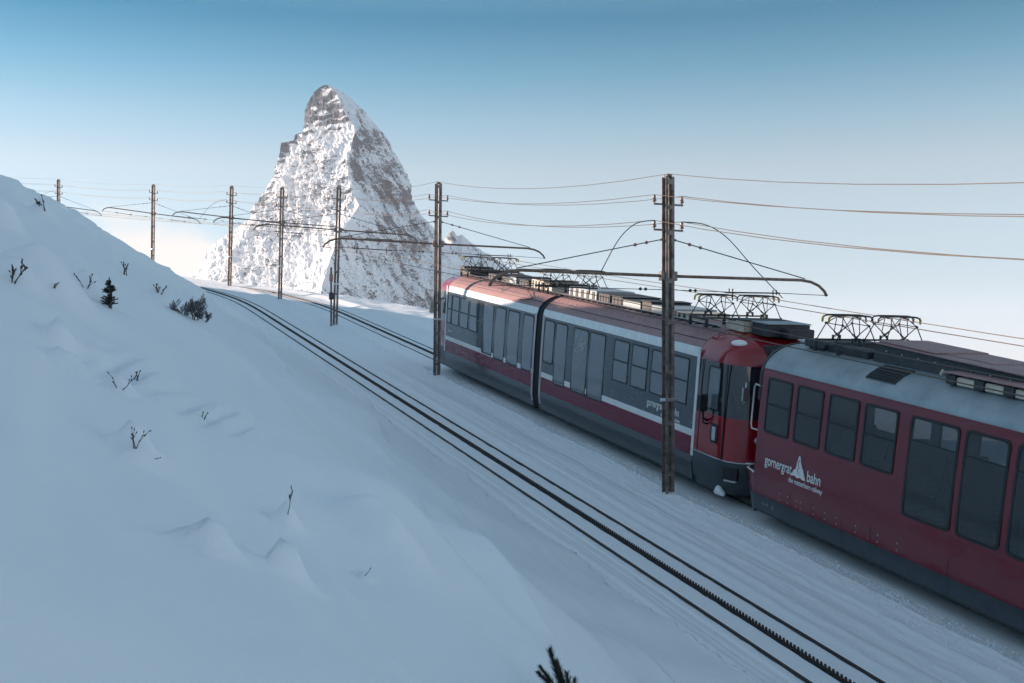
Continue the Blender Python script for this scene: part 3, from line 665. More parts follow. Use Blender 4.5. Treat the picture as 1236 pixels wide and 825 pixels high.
def text_part(s, x_left, z, size, m, parent, xscale=0.62, name='lettering', bold=0.0, shear=0.0, width=None):
    """letters on the near side, reading towards the front of the picture's right"""
    cu = bpy.data.curves.new('lettering', 'FONT'); cu.body = s; cu.size = size; cu.offset = bold; cu.shear = shear
    tmp = bpy.data.objects.new('tmp', cu); C.objects.link(tmp); bpy.context.view_layer.update()
    me = bpy.data.meshes.new_from_object(tmp.evaluated_get(bpy.context.evaluated_depsgraph_get()))
    bpy.data.objects.remove(tmp); xs = [v.co.x for v in me.vertices]
    if width: xscale = width/(max(xs)-min(xs))
    x00 = min(xs)
    for v in me.vertices:
        xx = (v.co.x-x00)*xscale; zz = z + v.co.y; v.co = (x_left - xx, hw(zz)+0.007, zz)
    me.materials.clear(); me.materials.append(m)
    return add_obj(name, me, parent)
def emblem(x_l, z0, w_, h_, m, parent):
    """little white peak with a dark edge line"""
    pts = [(0, 0), (0.06, 0.12), (0.18, 0.30), (0.30, 0.36), (0.36, 0.62), (0.44, 0.92), (0.50, 1.0), (0.57, 0.92), (0.62, 0.70), (0.72, 0.50), (0.80, 0.40), (0.90, 0.18), (1.0, 0.0), (0.8, -0.02), (0.62, 0.04), (0.45, -0.02), (0.25, 0.05)]
    vs = [(x_l - p[0]*w_, hw(z0+p[1]*h_)+0.007, z0+p[1]*h_) for p in pts]
    o = MB().add(vs, [tuple(range(len(vs)))]).build('emblem', m, parent)
    ln = [(0.50, 0.80), (0.46, 0.60), (0.52, 0.46), (0.42, 0.34), (0.50, 0.22), (0.64, 0.16)]
    for i in range(len(ln)-1):
        (a0_, b0_), (a1_, b1_) = ln[i], ln[i+1]
        q = MB(); y_ = hw(z0+0.2)+0.010; th_ = 0.010
        q.add([(x_l-a0_*w_-th_, y_, z0+b0_*h_), (x_l-a0_*w_+th_, y_, z0+b0_*h_), (x_l-a1_*w_+th_, y_, z0+b1_*h_), (x_l-a1_*w_-th_, y_, z0+b1_*h_)], [(0, 1, 2, 3)]).build('emblem_line', red, o)
    return o
def logo(parent, x_l, z, k, m):
    text_part('gornergrat', x_l, z, 0.29*k, m, parent, width=0.92*k, bold=0.004)
    emblem(x_l - 0.90*k, z-0.02, 0.48*k, 0.44*k, m, parent)
    text_part('bahn', x_l - 1.42*k, z-0.015, 0.29*k, m, parent, width=0.42*k, bold=0.004)
    text_part('the matterhorn railway', x_l - 0.84*k, z-0.155, 0.135*k, m, parent, width=1.08*k, bold=0.003)
def pantograph(parent, x, zb=3.86, zt=4.405):
    root = bpy.data.objects.new('pantograph', None); C.objects.link(root); root.parent = parent; root.location = (x, 0, 0)
    fr = MB(); fr.box(-0.42, 0.42, -1.0, -0.96, zb-0.06, zb-0.02); fr.box(-0.42, 0.42, 0.96, 1.0, zb-0.06, zb-0.02); fr.box(-0.38, -0.34, -1.0, 1.0, zb-0.015, zb+0.02); fr.box(0.34, 0.38, -1.0, 1.0, zb-0.015, zb+0.02)
    for sx in (-0.36, 0.36):
        for sy in (-0.98, -0.08, 0.08, 0.98):
            fr.tube([(sx, sy, zb-0.22), (sx, sy, zb-0.19), (sx, sy, zb-0.14), (sx, sy, zb-0.13), (sx, sy, zb-0.06)], [0.03, 0.05, 0.03, 0.05, 0.03], 8)
    fr.build('base_frame', dark, root)
    H_ = zt-zb
    for c in (-0.56, 0.56):
        m = MB()
        for sx, ksx in ((-0.30, 0.16), (0.30, 0.16)):
            for sg in (-1, 1):
                foot = Vector((sx, c+sg*0.46, zb)); knee = Vector((sx*0.85, c+sg*0.30, zb+H_*0.66)); head = Vector((0.09*(1 if sx > 0 else -1), c+sg*0.19, zt-0.035))
                m.tube([foot, knee, head], [0.012, 0.011, 0.009], 5); m.tube([knee, Vector((sx, c-sg*0.06, zb+H_*0.16))], 0.010, 5)
                m.tube([head, knee.lerp(Vector((sx, c-sg*0.10, zb+0.02)), 0.55), Vector((sx, c-sg*0.10, zb+0.02))], 0.009, 5)
                m.tube([foot - Vector((0, 0, 0.03)), foot + Vector((0, 0, 0.035))], 0.026, 6); m.tube([knee - Vector((0, 0.02, 0.01)), knee + Vector((0, 0.02, 0.01))], 0.02, 6)
                m.tube([Vector((sx, c-sg*0.08, zb)), Vector((sx, c-sg*0.08, zb+0.10))], 0.024, 6)
        for sg in (-1, 1): m.tube([(-0.255, c+sg*0.30, zb+H_*0.66), (0.255, c+sg*0.30, zb+H_*0.66)], 0.009, 5)
        m.build('scissor_arms', cable_m, root)
        h = MB()
        for sx in (-0.10, 0.10):
            pts = [(sx, c+d_, zt+z_) for d_, z_ in ((-0.50, -0.13), (-0.49, -0.05), (-0.44, -0.012), (-0.34, 0.0), (0, 0.003), (0.34, 0.0), (0.44, -0.012), (0.49, -0.05), (0.50, -0.13))]
            h.tube(pts, 0.017, 6)
        h.box(-0.12, 0.12, c-0.21, c-0.18, zt-0.05, zt-0.02); h.box(-0.12, 0.12, c+0.18, c+0.21, zt-0.05, zt-0.02)
        h.build('collector_bow', dark, root)
        y_ = MB(); sg = 1 if c > 0 else -1
        for sx in (-0.10, 0.10): y_.tube([(sx, c+sg*0.505, zt-0.14), (sx, c+sg*0.505, zt-0.06), (sx, c+sg*0.47, zt-0.015)], [0.016, 0.024, 0.022], 6)
        y_.build('horn', yellow, root)
    return root
def roof_box(parent, x0, x1, y0, y1, z0, z1, m, name='roof_box', ribs=0, lid=None):
    b = MB().box(x0, x1, y0, y1, z0, z1, 0.015); o = b.build(name, m, parent)
    if ribs:
        rb = MB()
        for i in range(ribs):
            x_ = x0 + (x1-x0)*(i+0.5)/ribs; w_ = (x1-x0)/ribs*0.22
            rb.box(x_-w_, x_+w_, y1, y1+0.012, z0+0.03, z1-0.03)
        rb.build('vent_slats', dark, o)
    if lid: MB().box(x0-0.02, x1+0.02, y0-0.02, y1+0.03, z1+0.002, z1+0.028, 0.008).build('lid', lid, o)
    return o

def wheelset(parent, x):
    b = MB()
    for sg in (-1, 1):
        rings = []
        for y_, r_ in ((0.44, 0.30), (0.46, 0.36), (0.49, 0.36), (0.50, 0.33), (0.58, 0.33), (0.58, 0.12)):
            rings.append([(x + r_*math.cos(2*math.pi*k_/20), sg*y_, 0.35 + r_*math.sin(2*math.pi*k_/20)) for k_ in range(20)])
        b.loft(rings, True, True)
    b.tube([(x, -0.5, 0.35), (x, 0.5, 0.35)], 0.07, 8); return b.build('wheelset', dark, parent)

# ---- red coach (nearest unit), front at x = 0, running back down the track
red_t = empty('railcar', mat4=TM); tag(red_t, 'dark red railcar with grey roof and white lettering, cut off by the right edge', 'railcar', 'rack railway train')
XB = -14.5
W_SHORT = ((0.22, 1.06), (1.22, 2.05), (2.22, 3.09), (3.24, 4.12)); W_TALL = ((4.42, 5.56), (5.68, 6.60), (6.74, 7.70), (8.0, 9.1), (9.3, 10.3))
def hole(x0, x1, z0, z1, fr): HOLES.append((x0+fr*0.75, x1-fr*0.75, z0+fr*0.75, z1-fr*0.75))
for x0, x1 in W_SHORT: hole(-x1, -x0, 1.92, 3.03, 0.045)
for x0, x1 in W_TALL: hole(-x1, -x0, 1.33, 3.03, 0.05)
interior(red_t, XB+0.1, -0.1)
strip('skirt', XB, 0.0, 0.30, 0.62, skirt, red_t)
strip('side_panel', XB, 0.0, 0.62, 3.17, red, red_t)
strip('roof', XB, 0.0, 3.17, 3.70, roof_g, red_t)
endwall('end_wall', 0.0, 0.62, 3.17, red, red_t); endwall('end_wall', XB, 0.3, 3.70, red, red_t); endwall('end_wall', 0.0, 0.30, 0.62, skirt, red_t)
MB().box(XB, 0.0, -1.25, 1.25, 0.26, 0.298).build('underframe', dark, red_t)
# black rubber rim round the roof end
rm = MB(); zs = [2.55] + [q[0] for q in HW if q[0] > 2.55]
prof = [(hw(z_)+0.01, z_+0.012*(z_ > 3.4)) for z_ in zs]; prof = prof + [(-a_, b_) for a_, b_ in reversed(prof[:-1])]
rm.loft([[(0.0, a_, b_) for a_, b_ in prof], [(0.10, a_*0.995, b_-0.004) for a_, b_ in prof], [(0.12, a_*0.93, b_-0.10) for a_, b_ in prof]], False, sm=True); rm.build('end_rim', black, red_t)
for x_ in (-2.35, -4.5, -6.65, -8.8, -11.0):                      # welded seams of the roof sheets
    sm_ = MB(); zs = [q[0] for q in HW if q[0] >= 3.17]
    pr = [(hw(z_), z_) for z_ in zs]; pr = pr + [(-a_, b_) for a_, b_ in reversed(pr[:-1])]
    sm_.loft([[(x_-0.010, a_, b_+0.001) for a_, b_ in pr], [(x_, a_*1.001, b_+0.005) for a_, b_ in pr], [(x_+0.010, a_, b_+0.001) for a_, b_ in pr]], False); sm_.build('roof_seam', roof_g, red_t)
gu = MB()
for sg in (1, -1): gu.box(XB, 0.0, min(sg*1.283, sg*1.305), max(sg*1.283, sg*1.305), 3.155, 3.185)
gu.build('gutter', red, red_t)
for x0, x1 in W_SHORT:
    for sd in (1, -1): window(red_t, -x1, -x0, 1.92, 3.03, glass, split=2.50, r=0.07, fr=0.045, proud=0.016, side=sd)
for x0, x1 in W_TALL:
    for sd in (1, -1): window(red_t, -x1, -x0, 1.33, 3.03, glass, r=0.10, fr=0.05, proud=0.014, side=sd)
# hopper strip across the top of the tall windows
for x0, x1 in ((4.42, 5.56), (5.68, 6.60), (6.74, 7.70)):
    q = MB(); q.obox((-(x0+x1)/2, hw(2.62)+0.009, 2.62), ((x1-x0)/2-0.05, 0, 0), (0, 0.004, 0), (0, 0, 0.008)); q.build('window_bar', black, red_t)
logo(red_t, -0.36, 1.28, 1.0, white)
# skirt hatches and rivet lines
for x_ in (-1.3, -2.0, -2.9, -3.7, -5.6): 
    MB().loft([[(x_-0.005, hw(z_)+0.003, z_), (x_+0.005, hw(z_)+0.003, z_)] for z_ in (0.32, 0.45, 0.58, 0.66, 0.92)], False).build('panel_joint', black, red_t)
rv = MB()
for x_ in (-0.95, -1.22, -1.5, -1.65, -2.05, -2.4, -2.75, -3.3, -3.9, -4.4):
    for z_ in (0.82, 0.70): rv.obox((x_, hw(z_)+0.003, z_), (0.012, 0, 0), (0, 0.004, 0), (0, 0, 0.012))
rv.build('rivets', alu, red_t)
text_part('Bhe 4/8', -0.32, 0.44, 0.09, alu, red_t, width=0.22, name='number_lettering'); text_part('ID', -0.66, 0.42, 0.10, alu, red_t, width=0.07, name='number_lettering')
# snow apron below the uphill end with a pale upper edge
ap = MB()
def ring(z, L, iny): return [(0.0, hw(max(z, 0.3))-0.01, z), (L*0.55, 1.20-iny, z), (L*0.85, 0.95-iny, z), (L, 0.4, z), (L, -0.4, z), (L*0.85, -0.95+iny, z), (L*0.55, -1.20+iny, z), (0.0, -hw(max(z, 0.3))+0.01, z)]
ap.loft([ring(0.62, 0.62, 0.02), ring(1.02, 0.78, 0.0)], False, sm=False); ap.build('apron', red, red_t)
a2 = MB(); a2.loft([ring(0.22, 0.42, 0.06), ring(0.62, 0.62, 0.02)], False); a2.add(ring(0.22, 0.42, 0.06), [tuple(range(8))]); a2.build('apron_base', skirt, red_t)
a3 = MB(); a3.tube([Vector(p) for p in ring(1.035, 0.79, 0.0)], 0.020, 6); a3.build('apron_edge', white, red_t)
MB().add(ring(1.015, 0.77, 0.01), [tuple(range(8))]).build('apron_top', dark, red_t)
gl = MB(); gl.tube([(0.02, 1.30, 2.80), (0.20, 1.32, 2.82), (0.24, 1.32, 2.74), (0.26, 1.32, 2.0), (0.22, 1.32, 1.90), (0.02, 1.30, 1.90)], 0.018, 6); gl.build('grab_handle', alu, red_t)
MB().tube([(0.0, 1.12, 1.62), (0.30, 1.12, 1.62)], [0.07, 0.07], 10).build('coupling_light', alu, red_t)
for x_ in (-1.6, -3.0): wheelset(red_t, x_)
# roof equipment of the red coach
pantograph(red_t, -1.55, 3.90, 4.405)
hs = MB(); pts = [(hw(z_)+0.02, z_+0.02) for z_ in (3.42, 3.50, 3.58, 3.64)]
hs.loft([[(-3.72, a_, b_) for a_, b_ in pts], [(-2.95, a_, b_) for a_, b_ in pts]], False); hs.loft([[(-3.72, a_-0.0, b_) for a_, b_ in pts], [(-3.72, a_-0.03, b_-0.05) for a_, b_ in pts]], False); hs.loft([[(-2.95, a_, b_) for a_, b_ in pts], [(-2.95, a_-0.03, b_-0.05) for a_, b_ in pts]], False)
hso = hs.build('roof_hatch', dark, red_t)
for i in range(5):
    z_ = 3.45+0.035*i; MB().box(-3.68, -2.99, hw(z_)+0.015, hw(z_)+0.035, z_+0.02, z_+0.028).build('louvre', black, hso)
roof_box(red_t, -2.3, -0.5, 0.10, 0.62, 3.66, 3.80, dark, 'roof_box'); roof_box(red_t, -1.1, -0.45, -0.6, 0.7, 3.69, 3.84, dark, 'roof_box')
rb = MB(); yb0, yb1 = -0.60, 0.62
rb.loft([[(-2.45, yb0, 3.66), (-2.45, yb1, 3.66), (-2.45, yb1-0.04, 3.99), (-2.45, yb0, 3.99)], [(-6.05, yb0, 3.66), (-6.05, yb1, 3.66), (-5.95, yb1-0.04, 3.90), (-5.95, yb0, 3.90)]], True, True)
rbo = rb.build('resistor_housing', dark, red_t)
for xa, xb_, za, zb_, ya in ((-2.42, -3.95, 4.022, 3.985, 0.10), (-2.44, -5.05, 4.002, 3.94, 0.35), (-2.46, -6.02, 3.992, 3.905, 0.0)):
    MB().loft([[(xa, yb0-0.02, za), (xa, yb1-ya+0.03, za), (xa, yb1-ya+0.03, za+0.020), (xa, yb0-0.02, za+0.020)], [(xb_, yb0-0.02, zb_), (xb_, yb1-ya+0.03, zb_), (xb_, yb1-ya+0.03, zb_+0.020), (xb_, yb0-0.02, zb_+0.020)]], True, True).build('cover_plate', roof_p, rbo)
b = MB()
for i in range(8): x_ = -2.8-0.42*i; b.tube([(x_, yb1-0.012, 3.88-0.012*i), (x_, yb1+0.008, 3.88-0.012*i)], 0.016, 6)
b.build('bolt_heads', alu, rbo)
for k_ in range(14):                                              # long resistor grids further back, blocks under a walkway plate
    x_ = -4.75-0.62*k_; roof_box(red_t, x_-0.20, x_, 0.66, 0.98, 3.60, 3.76, dark, 'resistor_block')
    roof_box(red_t, x_-0.60, x_-0.215, 0.70, 0.95, 3.60, 3.74, cream, 'resistor_block')
MB().box(-13.6, -4.7, 0.30, 1.00, 3.775, 3.80, 0.005).build('walkway_plate', roof_p, red_t)
MB().tube([(-4.62, 0.5, 3.70), (-4.62, 0.98, 3.74), (-4.68, 1.0, 3.80)], 0.03, 6).build('pipe', cream, red_t)
roof_box(red_t, -13.0, -7.2, -0.7, 0.5, 3.68, 3.92, dark, 'roof_box', lid=roof_g)

# ---- articulated unit uphill of it
un = empty('railcar', mat4=TM); tag(un, 'long articulated railcar with slate grey sides and white stripes, whole in the picture', 'railcar', 'rack railway train')
def module(x0, x1):
    strip('skirt', x0, x1, 0.30, 0.84, skirt, un); strip('lower_band', x0, x1, 0.84, 1.27, maroon, un); strip('lower_stripe', x0, x1, 1.27, 1.42, white, un, off=0.003)
    strip('side_panel', x0, x1, 1.42, 3.06, grey, un); strip('upper_stripe', x0, x1, 3.06, 3.27, white, un, off=0.003)
    strip('roof', x0, x1, 3.27, 3.70, roof_p, un)
    MB().box(x0, x1, -1.25, 1.25, 0.26, 0.298).build('underframe', dark, un)
    endwall('end_wall', x0, 0.3, 3.69, grey, un); endwall('end_wall', x1, 0.3, 3.69, grey, un)
    dg = MB()
    for sg in (1, -1): dg.box(x0, x1, min(sg*hw(3.43), sg*(hw(3.43)+0.014)), max(sg*hw(3.43), sg*(hw(3.43)+0.014)), 3.425, 3.440)
    dg.build('rain_strip', dark, un)
    rs = MB(); n_ = int((x1-x0)/0.32)
    for i in range(n_): x_ = x0+0.15+i*0.32; rs.obox((x_, hw(3.53)+0.004, 3.53), (0.012, 0, 0), (0, 0.012, -0.010), (0, 0.022, -0.030))
    rs.build('roof_clips', roof_p, un)
HOLES.clear()
U_SHORT = ((2.92, 3.70), (3.86, 4.72), (4.90, 5.76), (5.92, 6.78), (17.38, 18.32), (18.46, 19.36), (19.50, 20.30), (20.38, 20.86))
U_TALL = ((7.30, 8.28, 1.20), (8.36, 9.36, 1.20), (9.78, 10.62, 1.20), (10.70, 11.46, 1.72), (12.32, 13.18, 1.25), (13.50, 14.50, 1.25), (14.72, 15.70, 1.25), (15.86, 16.90, 1.30))
for x0, x1 in U_SHORT: hole(x0, x1, 1.90, 2.97, 0.035)
for x0, x1, zb_ in U_TALL: hole(x0, x1, zb_, 3.0, 0.045)
interior(un, 2.6, 11.6); interior(un, 12.2, 20.9)
module(2.53, 11.66); module(12.12, 20.95)
# bellows between the modules
bl = MB()
for i in range(5):
    x_ = 11.68 + 0.085*i
    prf = [(hw(z_)-0.03, z_-0.03) for z_ in (0.34, 0.66, 1.0, 2.2, 3.05, 3.27, 3.46, 3.62, 3.70)]; prf = prf + [(-a_, b_) for a_, b_ in reversed(prf)]
    bl.loft([[(x_, a_*0.97, b_-0.02) for a_, b_ in prf], [(x_+0.04, a_, b_) for a_, b_ in prf], [(x_+0.085, a_*0.97, b_-0.02) for a_, b_ in prf]], False, sm=True)
bl.build('bellows', black, un)
for x0, x1 in ((11.50, 11.655), (12.125, 12.27)):
    strip('gangway_frame', x0, x1, 0.45, 3.10, mat('pink_grey_trim', (0.42, 0.30, 0.33), 0.3, coat=0.5), un, off=0.006)
# windows: four short ones, tall door glass, and so on up the unit
for sd in (1, -1):
    for x0, x1 in U_SHORT: window(un, x0, x1, 1.90, 2.97, glass2, split=2.44, r=0.05, fr=0.035, side=sd)
    for x0, x1, zb_ in U_TALL: window(un, x0, x1, zb_, 3.0, glass2, r=0.09, fr=0.045, proud=0.010, name='door' if zb_ == 1.20 else 'window', side=sd)
sw = MB()                                                        # white line drawing on one door glass: plain scrollwork
rs_ = random.Random(4)
for j in range(16):
    cx0 = 8.86 + rs_.uniform(-0.30, 0.30); cz0 = 2.62 + rs_.uniform(-0.26, 0.26); r0 = rs_.uniform(0.05, 0.13); a0 = rs_.uniform(0, 6.3)
    pts = [(cx0 + r0*(1-i/14)*math.cos(a0+i*0.42), hw(cz0)+0.010, cz0 + r0*(1-i/14)*math.sin(a0+i*0.42)) for i in range(11)]
    sw.tube(pts, 0.006, 4)
sw.build('scrollwork', white, un)
logo(un, 4.78, 1.60, 0.86, white)
text_part('Bhe 4/6', 20.6, 1.60, 0.12, white, un, width=0.40, name='number_lettering')
# cab at the near end
def cab_ring(z, dx, inset=0.0, sg=1, x_side=2.53, xs=1.15, nose=0.72):
    h_ = hw(z)-inset; q = 1 if sg > 0 else -1
    prof = [(x_side, h_), (xs+0.35+dx*0.5, h_*0.995), (xs+dx, h_*0.95), (xs-0.18+dx, h_*0.84), (nose+0.10+dx, h_*0.62), (nose+0.02+dx, h_*0.32), (nose+dx, 0)]
    prof = prof + [(a_, -b_) for a_, b_ in reversed(prof[:-1])]
    return prof
def cab(parent, mirror=None):
    X = (lambda x_: x_) if mirror is None else (lambda x_: mirror-x_)
    def band(name, levels, m, cap=False, sm=True):
        b = MB(); rings = [[(X(p[0]), p[1], z) for p in cab_ring(z, dx, ins)] for z, dx, ins in levels]
        if mirror is not None: rings = rings[::-1]
        b.loft(rings, False, sm=sm)
        if cap: b.add(rings[-1 if mirror is None else 0], [tuple(range(len(rings[0])))])
        return b.build(name, m, parent)
    f = band('cab_fairing', [(0.22, 0.35, 0.10), (0.45, 0.10, 0.02), (0.80, -0.02, 0.0), (0.98, 0.0, 0.0)], mat('cab_fairing_grey', (0.035, 0.052, 0.062), 0.4, coat=0.1))
    band('cab_panel', [(0.98, 0.0, 0.0), (1.45, 0.01, 0.0), (1.92, 0.05, 0.0)], mat('cab_red_paint', (0.28, 0.006, 0.014), 0.2, coat=0.8, bump=[((1.2, 1.2, 1.2), 0.15, 0.02)]))
    band('windscreen', [(1.92, 0.05, 0.0), (2.5, 0.10, 0.0), (3.05, 0.18, 0.0)], mat('windscreen_glass', (0.014, 0.018, 0.024), 0.05, spec=0.8, coat=1.0))
    band('cab_roof', [(3.05, 0.18, -0.004), (3.27, 0.24, 0.0), (3.42, 0.36, 0.0), (3.56, 0.55, 0.0), (3.66, 0.85, 0.02), (3.73, 1.2, 0.10)], MATS['cab_red_paint'], cap=True)
    return X
X = cab(un)
MB().box(2.46, 2.56, 1.318, 1.336, 0.84, 3.27).build('edge_stripe', white, un)
# cab side window, mirror, lamps, display and fittings
window(un, 1.55, 2.05, 2.0, 2.95, glass2, r=0.05, fr=0.03, name='cab_window')
MB().box(1.30, 1.335, 1.30, 1.318, 1.0, 3.05).build('door_joint', black, un)
MB().box(2.30, 2.32, 1.322, 1.331, 1.0, 3.05).build('door_joint', black, un)
mr = MB(); mr.tube([(1.95, 1.33, 1.74), (1.92, 1.46, 1.80), (1.92, 1.48, 1.96)], 0.028, 6); mr.tube([(1.95, 1.33, 1.66), (1.93, 1.44, 1.70), (1.92, 1.47, 1.80)], 0.02, 6)
mro = mr.build('mirror_arm', black, un); MB().box(1.84, 2.00, 1.42, 1.60, 1.95, 2.33, 0.03).build('mirror', black, mro)
MB().box(1.50, 1.78, 1.30, 1.338, 1.30, 1.72, 0.012).build('lamp_cluster', black, un); MB().box(1.56, 1.70, 1.336, 1.350, 1.36, 1.66, 0.006).build('indicator_lamp', alu, un)
hl = MB(); nrm = Vector((-0.75, 0.45, 0.55)).normalized(); e1 = nrm.cross(Vector((0, 0, 1))).normalized(); e2 = e1.cross(nrm)
pc = Vector((1.47, 0.98, 3.50))
hl.loft([[pc + (e1*math.cos(t_)*0.17*k_ + e2*math.sin(t_)*0.075*k_) + nrm*o_ for t_ in [2*math.pi*i/16 for i in range(16)]] for k_, o_ in ((1.0, -0.06), (1.0, 0.02), (0.8, 0.045), (0.3, 0.055))], True, True, sm=True)
hl.build('headlight', lamp_glass, un)
MB().box(1.00, 1.30, -0.55, 0.55, 3.22, 3.50, 0.02).build('destination_display', dark, un); MB().box(0.985, 0.999, -0.48, 0.48, 3.27, 3.44).build('display_glass', glass2, un)
for y_ in (1, -1):
    q = MB(); q.obox((1.08, 1.185*y_, 0.74), (0.15, 0.085*y_, 0), (-0.012, 0.03*y_, 0), (0, 0, 0.13)); q.build('lamp_recess', black, un)
    q = MB(); q.obox((1.06, 1.195*y_, 0.585), (0.12, 0.068*y_, 0), (-0.012, 0.03*y_, 0), (0, 0, 0.018)); q.build('marker_lamp', alu, un)
ed = MB(); ed.tube([(p_[0]-0.004, p_[1]*1.004, 0.99 + 0.0*p_[0]) for p_ in cab_ring(0.99, 0.0)], 0.014, 5); ed.build('fairing_edge', alu, un)
MB().tube([(1.5, 1.2, 0.36), (1.42, 1.25, 0.30), (1.25, 1.2, 0.24)], [0.05, 0.11, 0.05], 8).build('packed_snow', snow, un)
q = MB(); q.tube([(0.80, 1.02, 1.02), (0.72, 0.75, 1.02), (0.66, 0.2, 1.02)], 0.022, 6); q.build('handrail', alu, un)
q = MB(); q.tube([(1.0, 1.10, 2.2), (0.80, 1.16, 2.35), (0.80, 1.16, 2.75)], 0.018, 6); q.obox((0.80, 1.16, 2.50), (0.03, 0, 0), (0, 0.07, 0), (0, 0, 0.14)); q.build('front_mirror', alu, un)
q = MB()
for y_ in (0.62, -0.62): q.tube([(0.86, y_, 1.92), (0.92, y_*0.4, 2.75)], 0.012, 5)
q.build('windscreen_wiper', black, un)
q = MB(); q.tube([(0.9, 0, 0.6), (0.1, 0, 0.6)], 0.09, 10); q.box(-0.02, 0.30, -0.16, 0.16, 0.46, 0.74, 0.02); q.build('coupler', dark, un)
# snow packed in the fairing
cab(un, mirror=23.48)
MB().box(20.92, 21.02, 1.318, 1.336, 0.84, 3.27).build('edge_stripe', white, un)
q = MB(); q.tube([(21.9, 1.30, 2.7), (22.0, 1.52, 2.75), (22.0, 1.55, 2.5)], 0.03, 6); q.box(21.92, 22.06, 1.46, 1.66, 2.15, 2.6, 0.02); q.build('mirror', cream, un)
for x_ in (3.6, 5.4, 10.3, 13.6, 18.2, 20.0): wheelset(un, x_)
for xp in (3.25, 12.55, 20.1): pantograph(un, xp, 3.90, 4.405)
# roof plant of the articulated unit
EQ = [(4.5, 5.0, cream, 3.86, 2), (5.1, 6.3, roof_g, 3.90, 0), (6.4, 6.9, dark, 3.94, 0), (7.0, 8.0, roof_g, 3.88, 0), (8.05, 8.7, dark, 3.92, 3), (8.8, 9.5, dark, 3.95, 4), (9.6, 11.5, roof_g, 3.98, 5),
      (12.9, 13.4, cream, 3.92, 0), (13.5, 14.0, cream, 3.98, 2), (14.1, 14.6, cream, 3.98, 2), (14.7, 15.5, dark, 3.90, 3), (15.7, 16.3, roof_g, 3.94, 0), (16.4, 17.2, dark, 3.90, 0), (17.5, 18.4, dark, 3.92, 3), (20.6, 21.3, dark, 3.92, 0), (21.4, 21.9, dark, 3.98, 0),
      (1.95, 2.3, cream, 3.93, 0), (2.35, 2.7, cream, 3.90, 0)]
for x0, x1, m_, zt_, rb_ in EQ: roof_box(un, x0, x1, -0.62, random.uniform(0.52, 0.66), 3.68, zt_, m_, 'roof_box', ribs=rb_, lid=random.choice([None, roof_g, dark]))
roof_box(un, 1.25, 1.85, -0.62, 0.45, 3.66, 3.93, dark, 'roof_box', ribs=0, lid=roof_g)
roof_box(un, 0.98, 1.22, -0.55, 0.10, 3.66, 3.86, dark, 'roof_box')
for y_ in (0.72, 0.80):
    q = MB(); q.tube([(x_, y_ + 0.01*math.sin(x_*3), 3.735) for x_ in np.arange(2.7, 20.5, 0.5)], 0.018, 5); q.build('roof_conduit', cable_m if y_ > 0.75 else alu, un)
q = MB()
for i in range(46): x_ = 2.8+0.38*i; q.box(x_, x_+0.05, 0.66, 0.86, 3.69, 3.72)
q.build('conduit_clamps', dark, un)
q = MB(); q.tube([(14.1, 0.75, 3.78), (13.9, 0.95, 3.66), (13.3, 1.08, 3.56), (12.9, 1.15, 3.50), (13.2, 1.2, 3.42), (13.9, 1.22, 3.36)], 0.014, 5); q.build('loose_cable', cable_m, un)

# ------------------------------------------------------------------ plants pushing out of the snow
def stem(m, p, d, L, r, depth, rs, spread=0.6, droop=0.0, n=4):
    pts = [Vector(p)]; d = Vector(d).normalized(); rad = [r]
    for i in range(n):
        d = (d + Vector((rs.uniform(-.2, .2), rs.uniform(-.2, .2), rs.uniform(-.12, .18)-droop))).normalized(); pts.append(pts[-1] + d*L/n); rad.append(r*(1-0.6*(i+1)/n))
    m.tube(pts, rad, 5)
    tips = [(pts[-1], d)]
    if depth > 0:
        for j in range(rs.randint(2, 3)):
            i = rs.randint(1, n); nd = (d + Vector((rs.uniform(-1, 1), rs.uniform(-1, 1), rs.uniform(-0.2, 0.8)))*spread).normalized()
            tips += stem(m, pts[i], nd, L*rs.uniform(0.4, 0.65), r*0.6, depth-1, rs, spread, droop, n)
    return tips
def bud(m, p, d, L, w_): m.tube([p, p+d*L*0.4, p+d*L], [w_*0.5, w_, w_*0.2], 5)
def needles(m, p0, p1, n, L, rs, wd_=0.0016):
    p0, p1 = Vector(p0), Vector(p1); ax = (p1-p0).normalized()
    for i in range(n):
        f = i/n; c = p0.lerp(p1, f); a = rs.uniform(0, 6.28); s1 = ax.orthogonal().normalized(); s2 = ax.cross(s1)
        rd = s1*math.cos(a) + s2*math.sin(a); dd = (rd + ax*rs.uniform(0.7, 1.6)).normalized()*L*rs.uniform(0.7, 1.15)*(1-0.35*f); sd = dd.cross(rd+ax*0.3).normalized()*wd_
        m.add([c-sd, c+sd, c+dd], [(0, 1, 2)])
def twig(px, py, h, label, seed, buds=True, dr=(0.35, -0.1, 1.0), depth=2, group='bare twigs poking out of the snow', name='dead_twig', r=0.8, nst=1):
    rs = random.Random(seed); p = at(px, py); t = tag(empty(name, p), label, 'plant', group)
    h = h*p.y/F; r = 0.6*r*p.y/F
    m = MB(); tips = []
    for _ in range(nst):
        dd = (dr[0]+rs.uniform(-.3, .3)*(nst > 1)*2, dr[1]+rs.uniform(-.3, .3), dr[2]); tips += stem(m, (rs.uniform(-.25, .25)*h*(nst > 1), 0, -0.2*h), dd, h*0.9, r, depth, rs, 0.55)
    m.build('stem', bark, t)
    if buds:
        b = MB()
        for q, d in tips: bud(b, q - d*h*0.06, d, h*0.20, r*1.25)
        b.build('buds', bark, t)
    return t
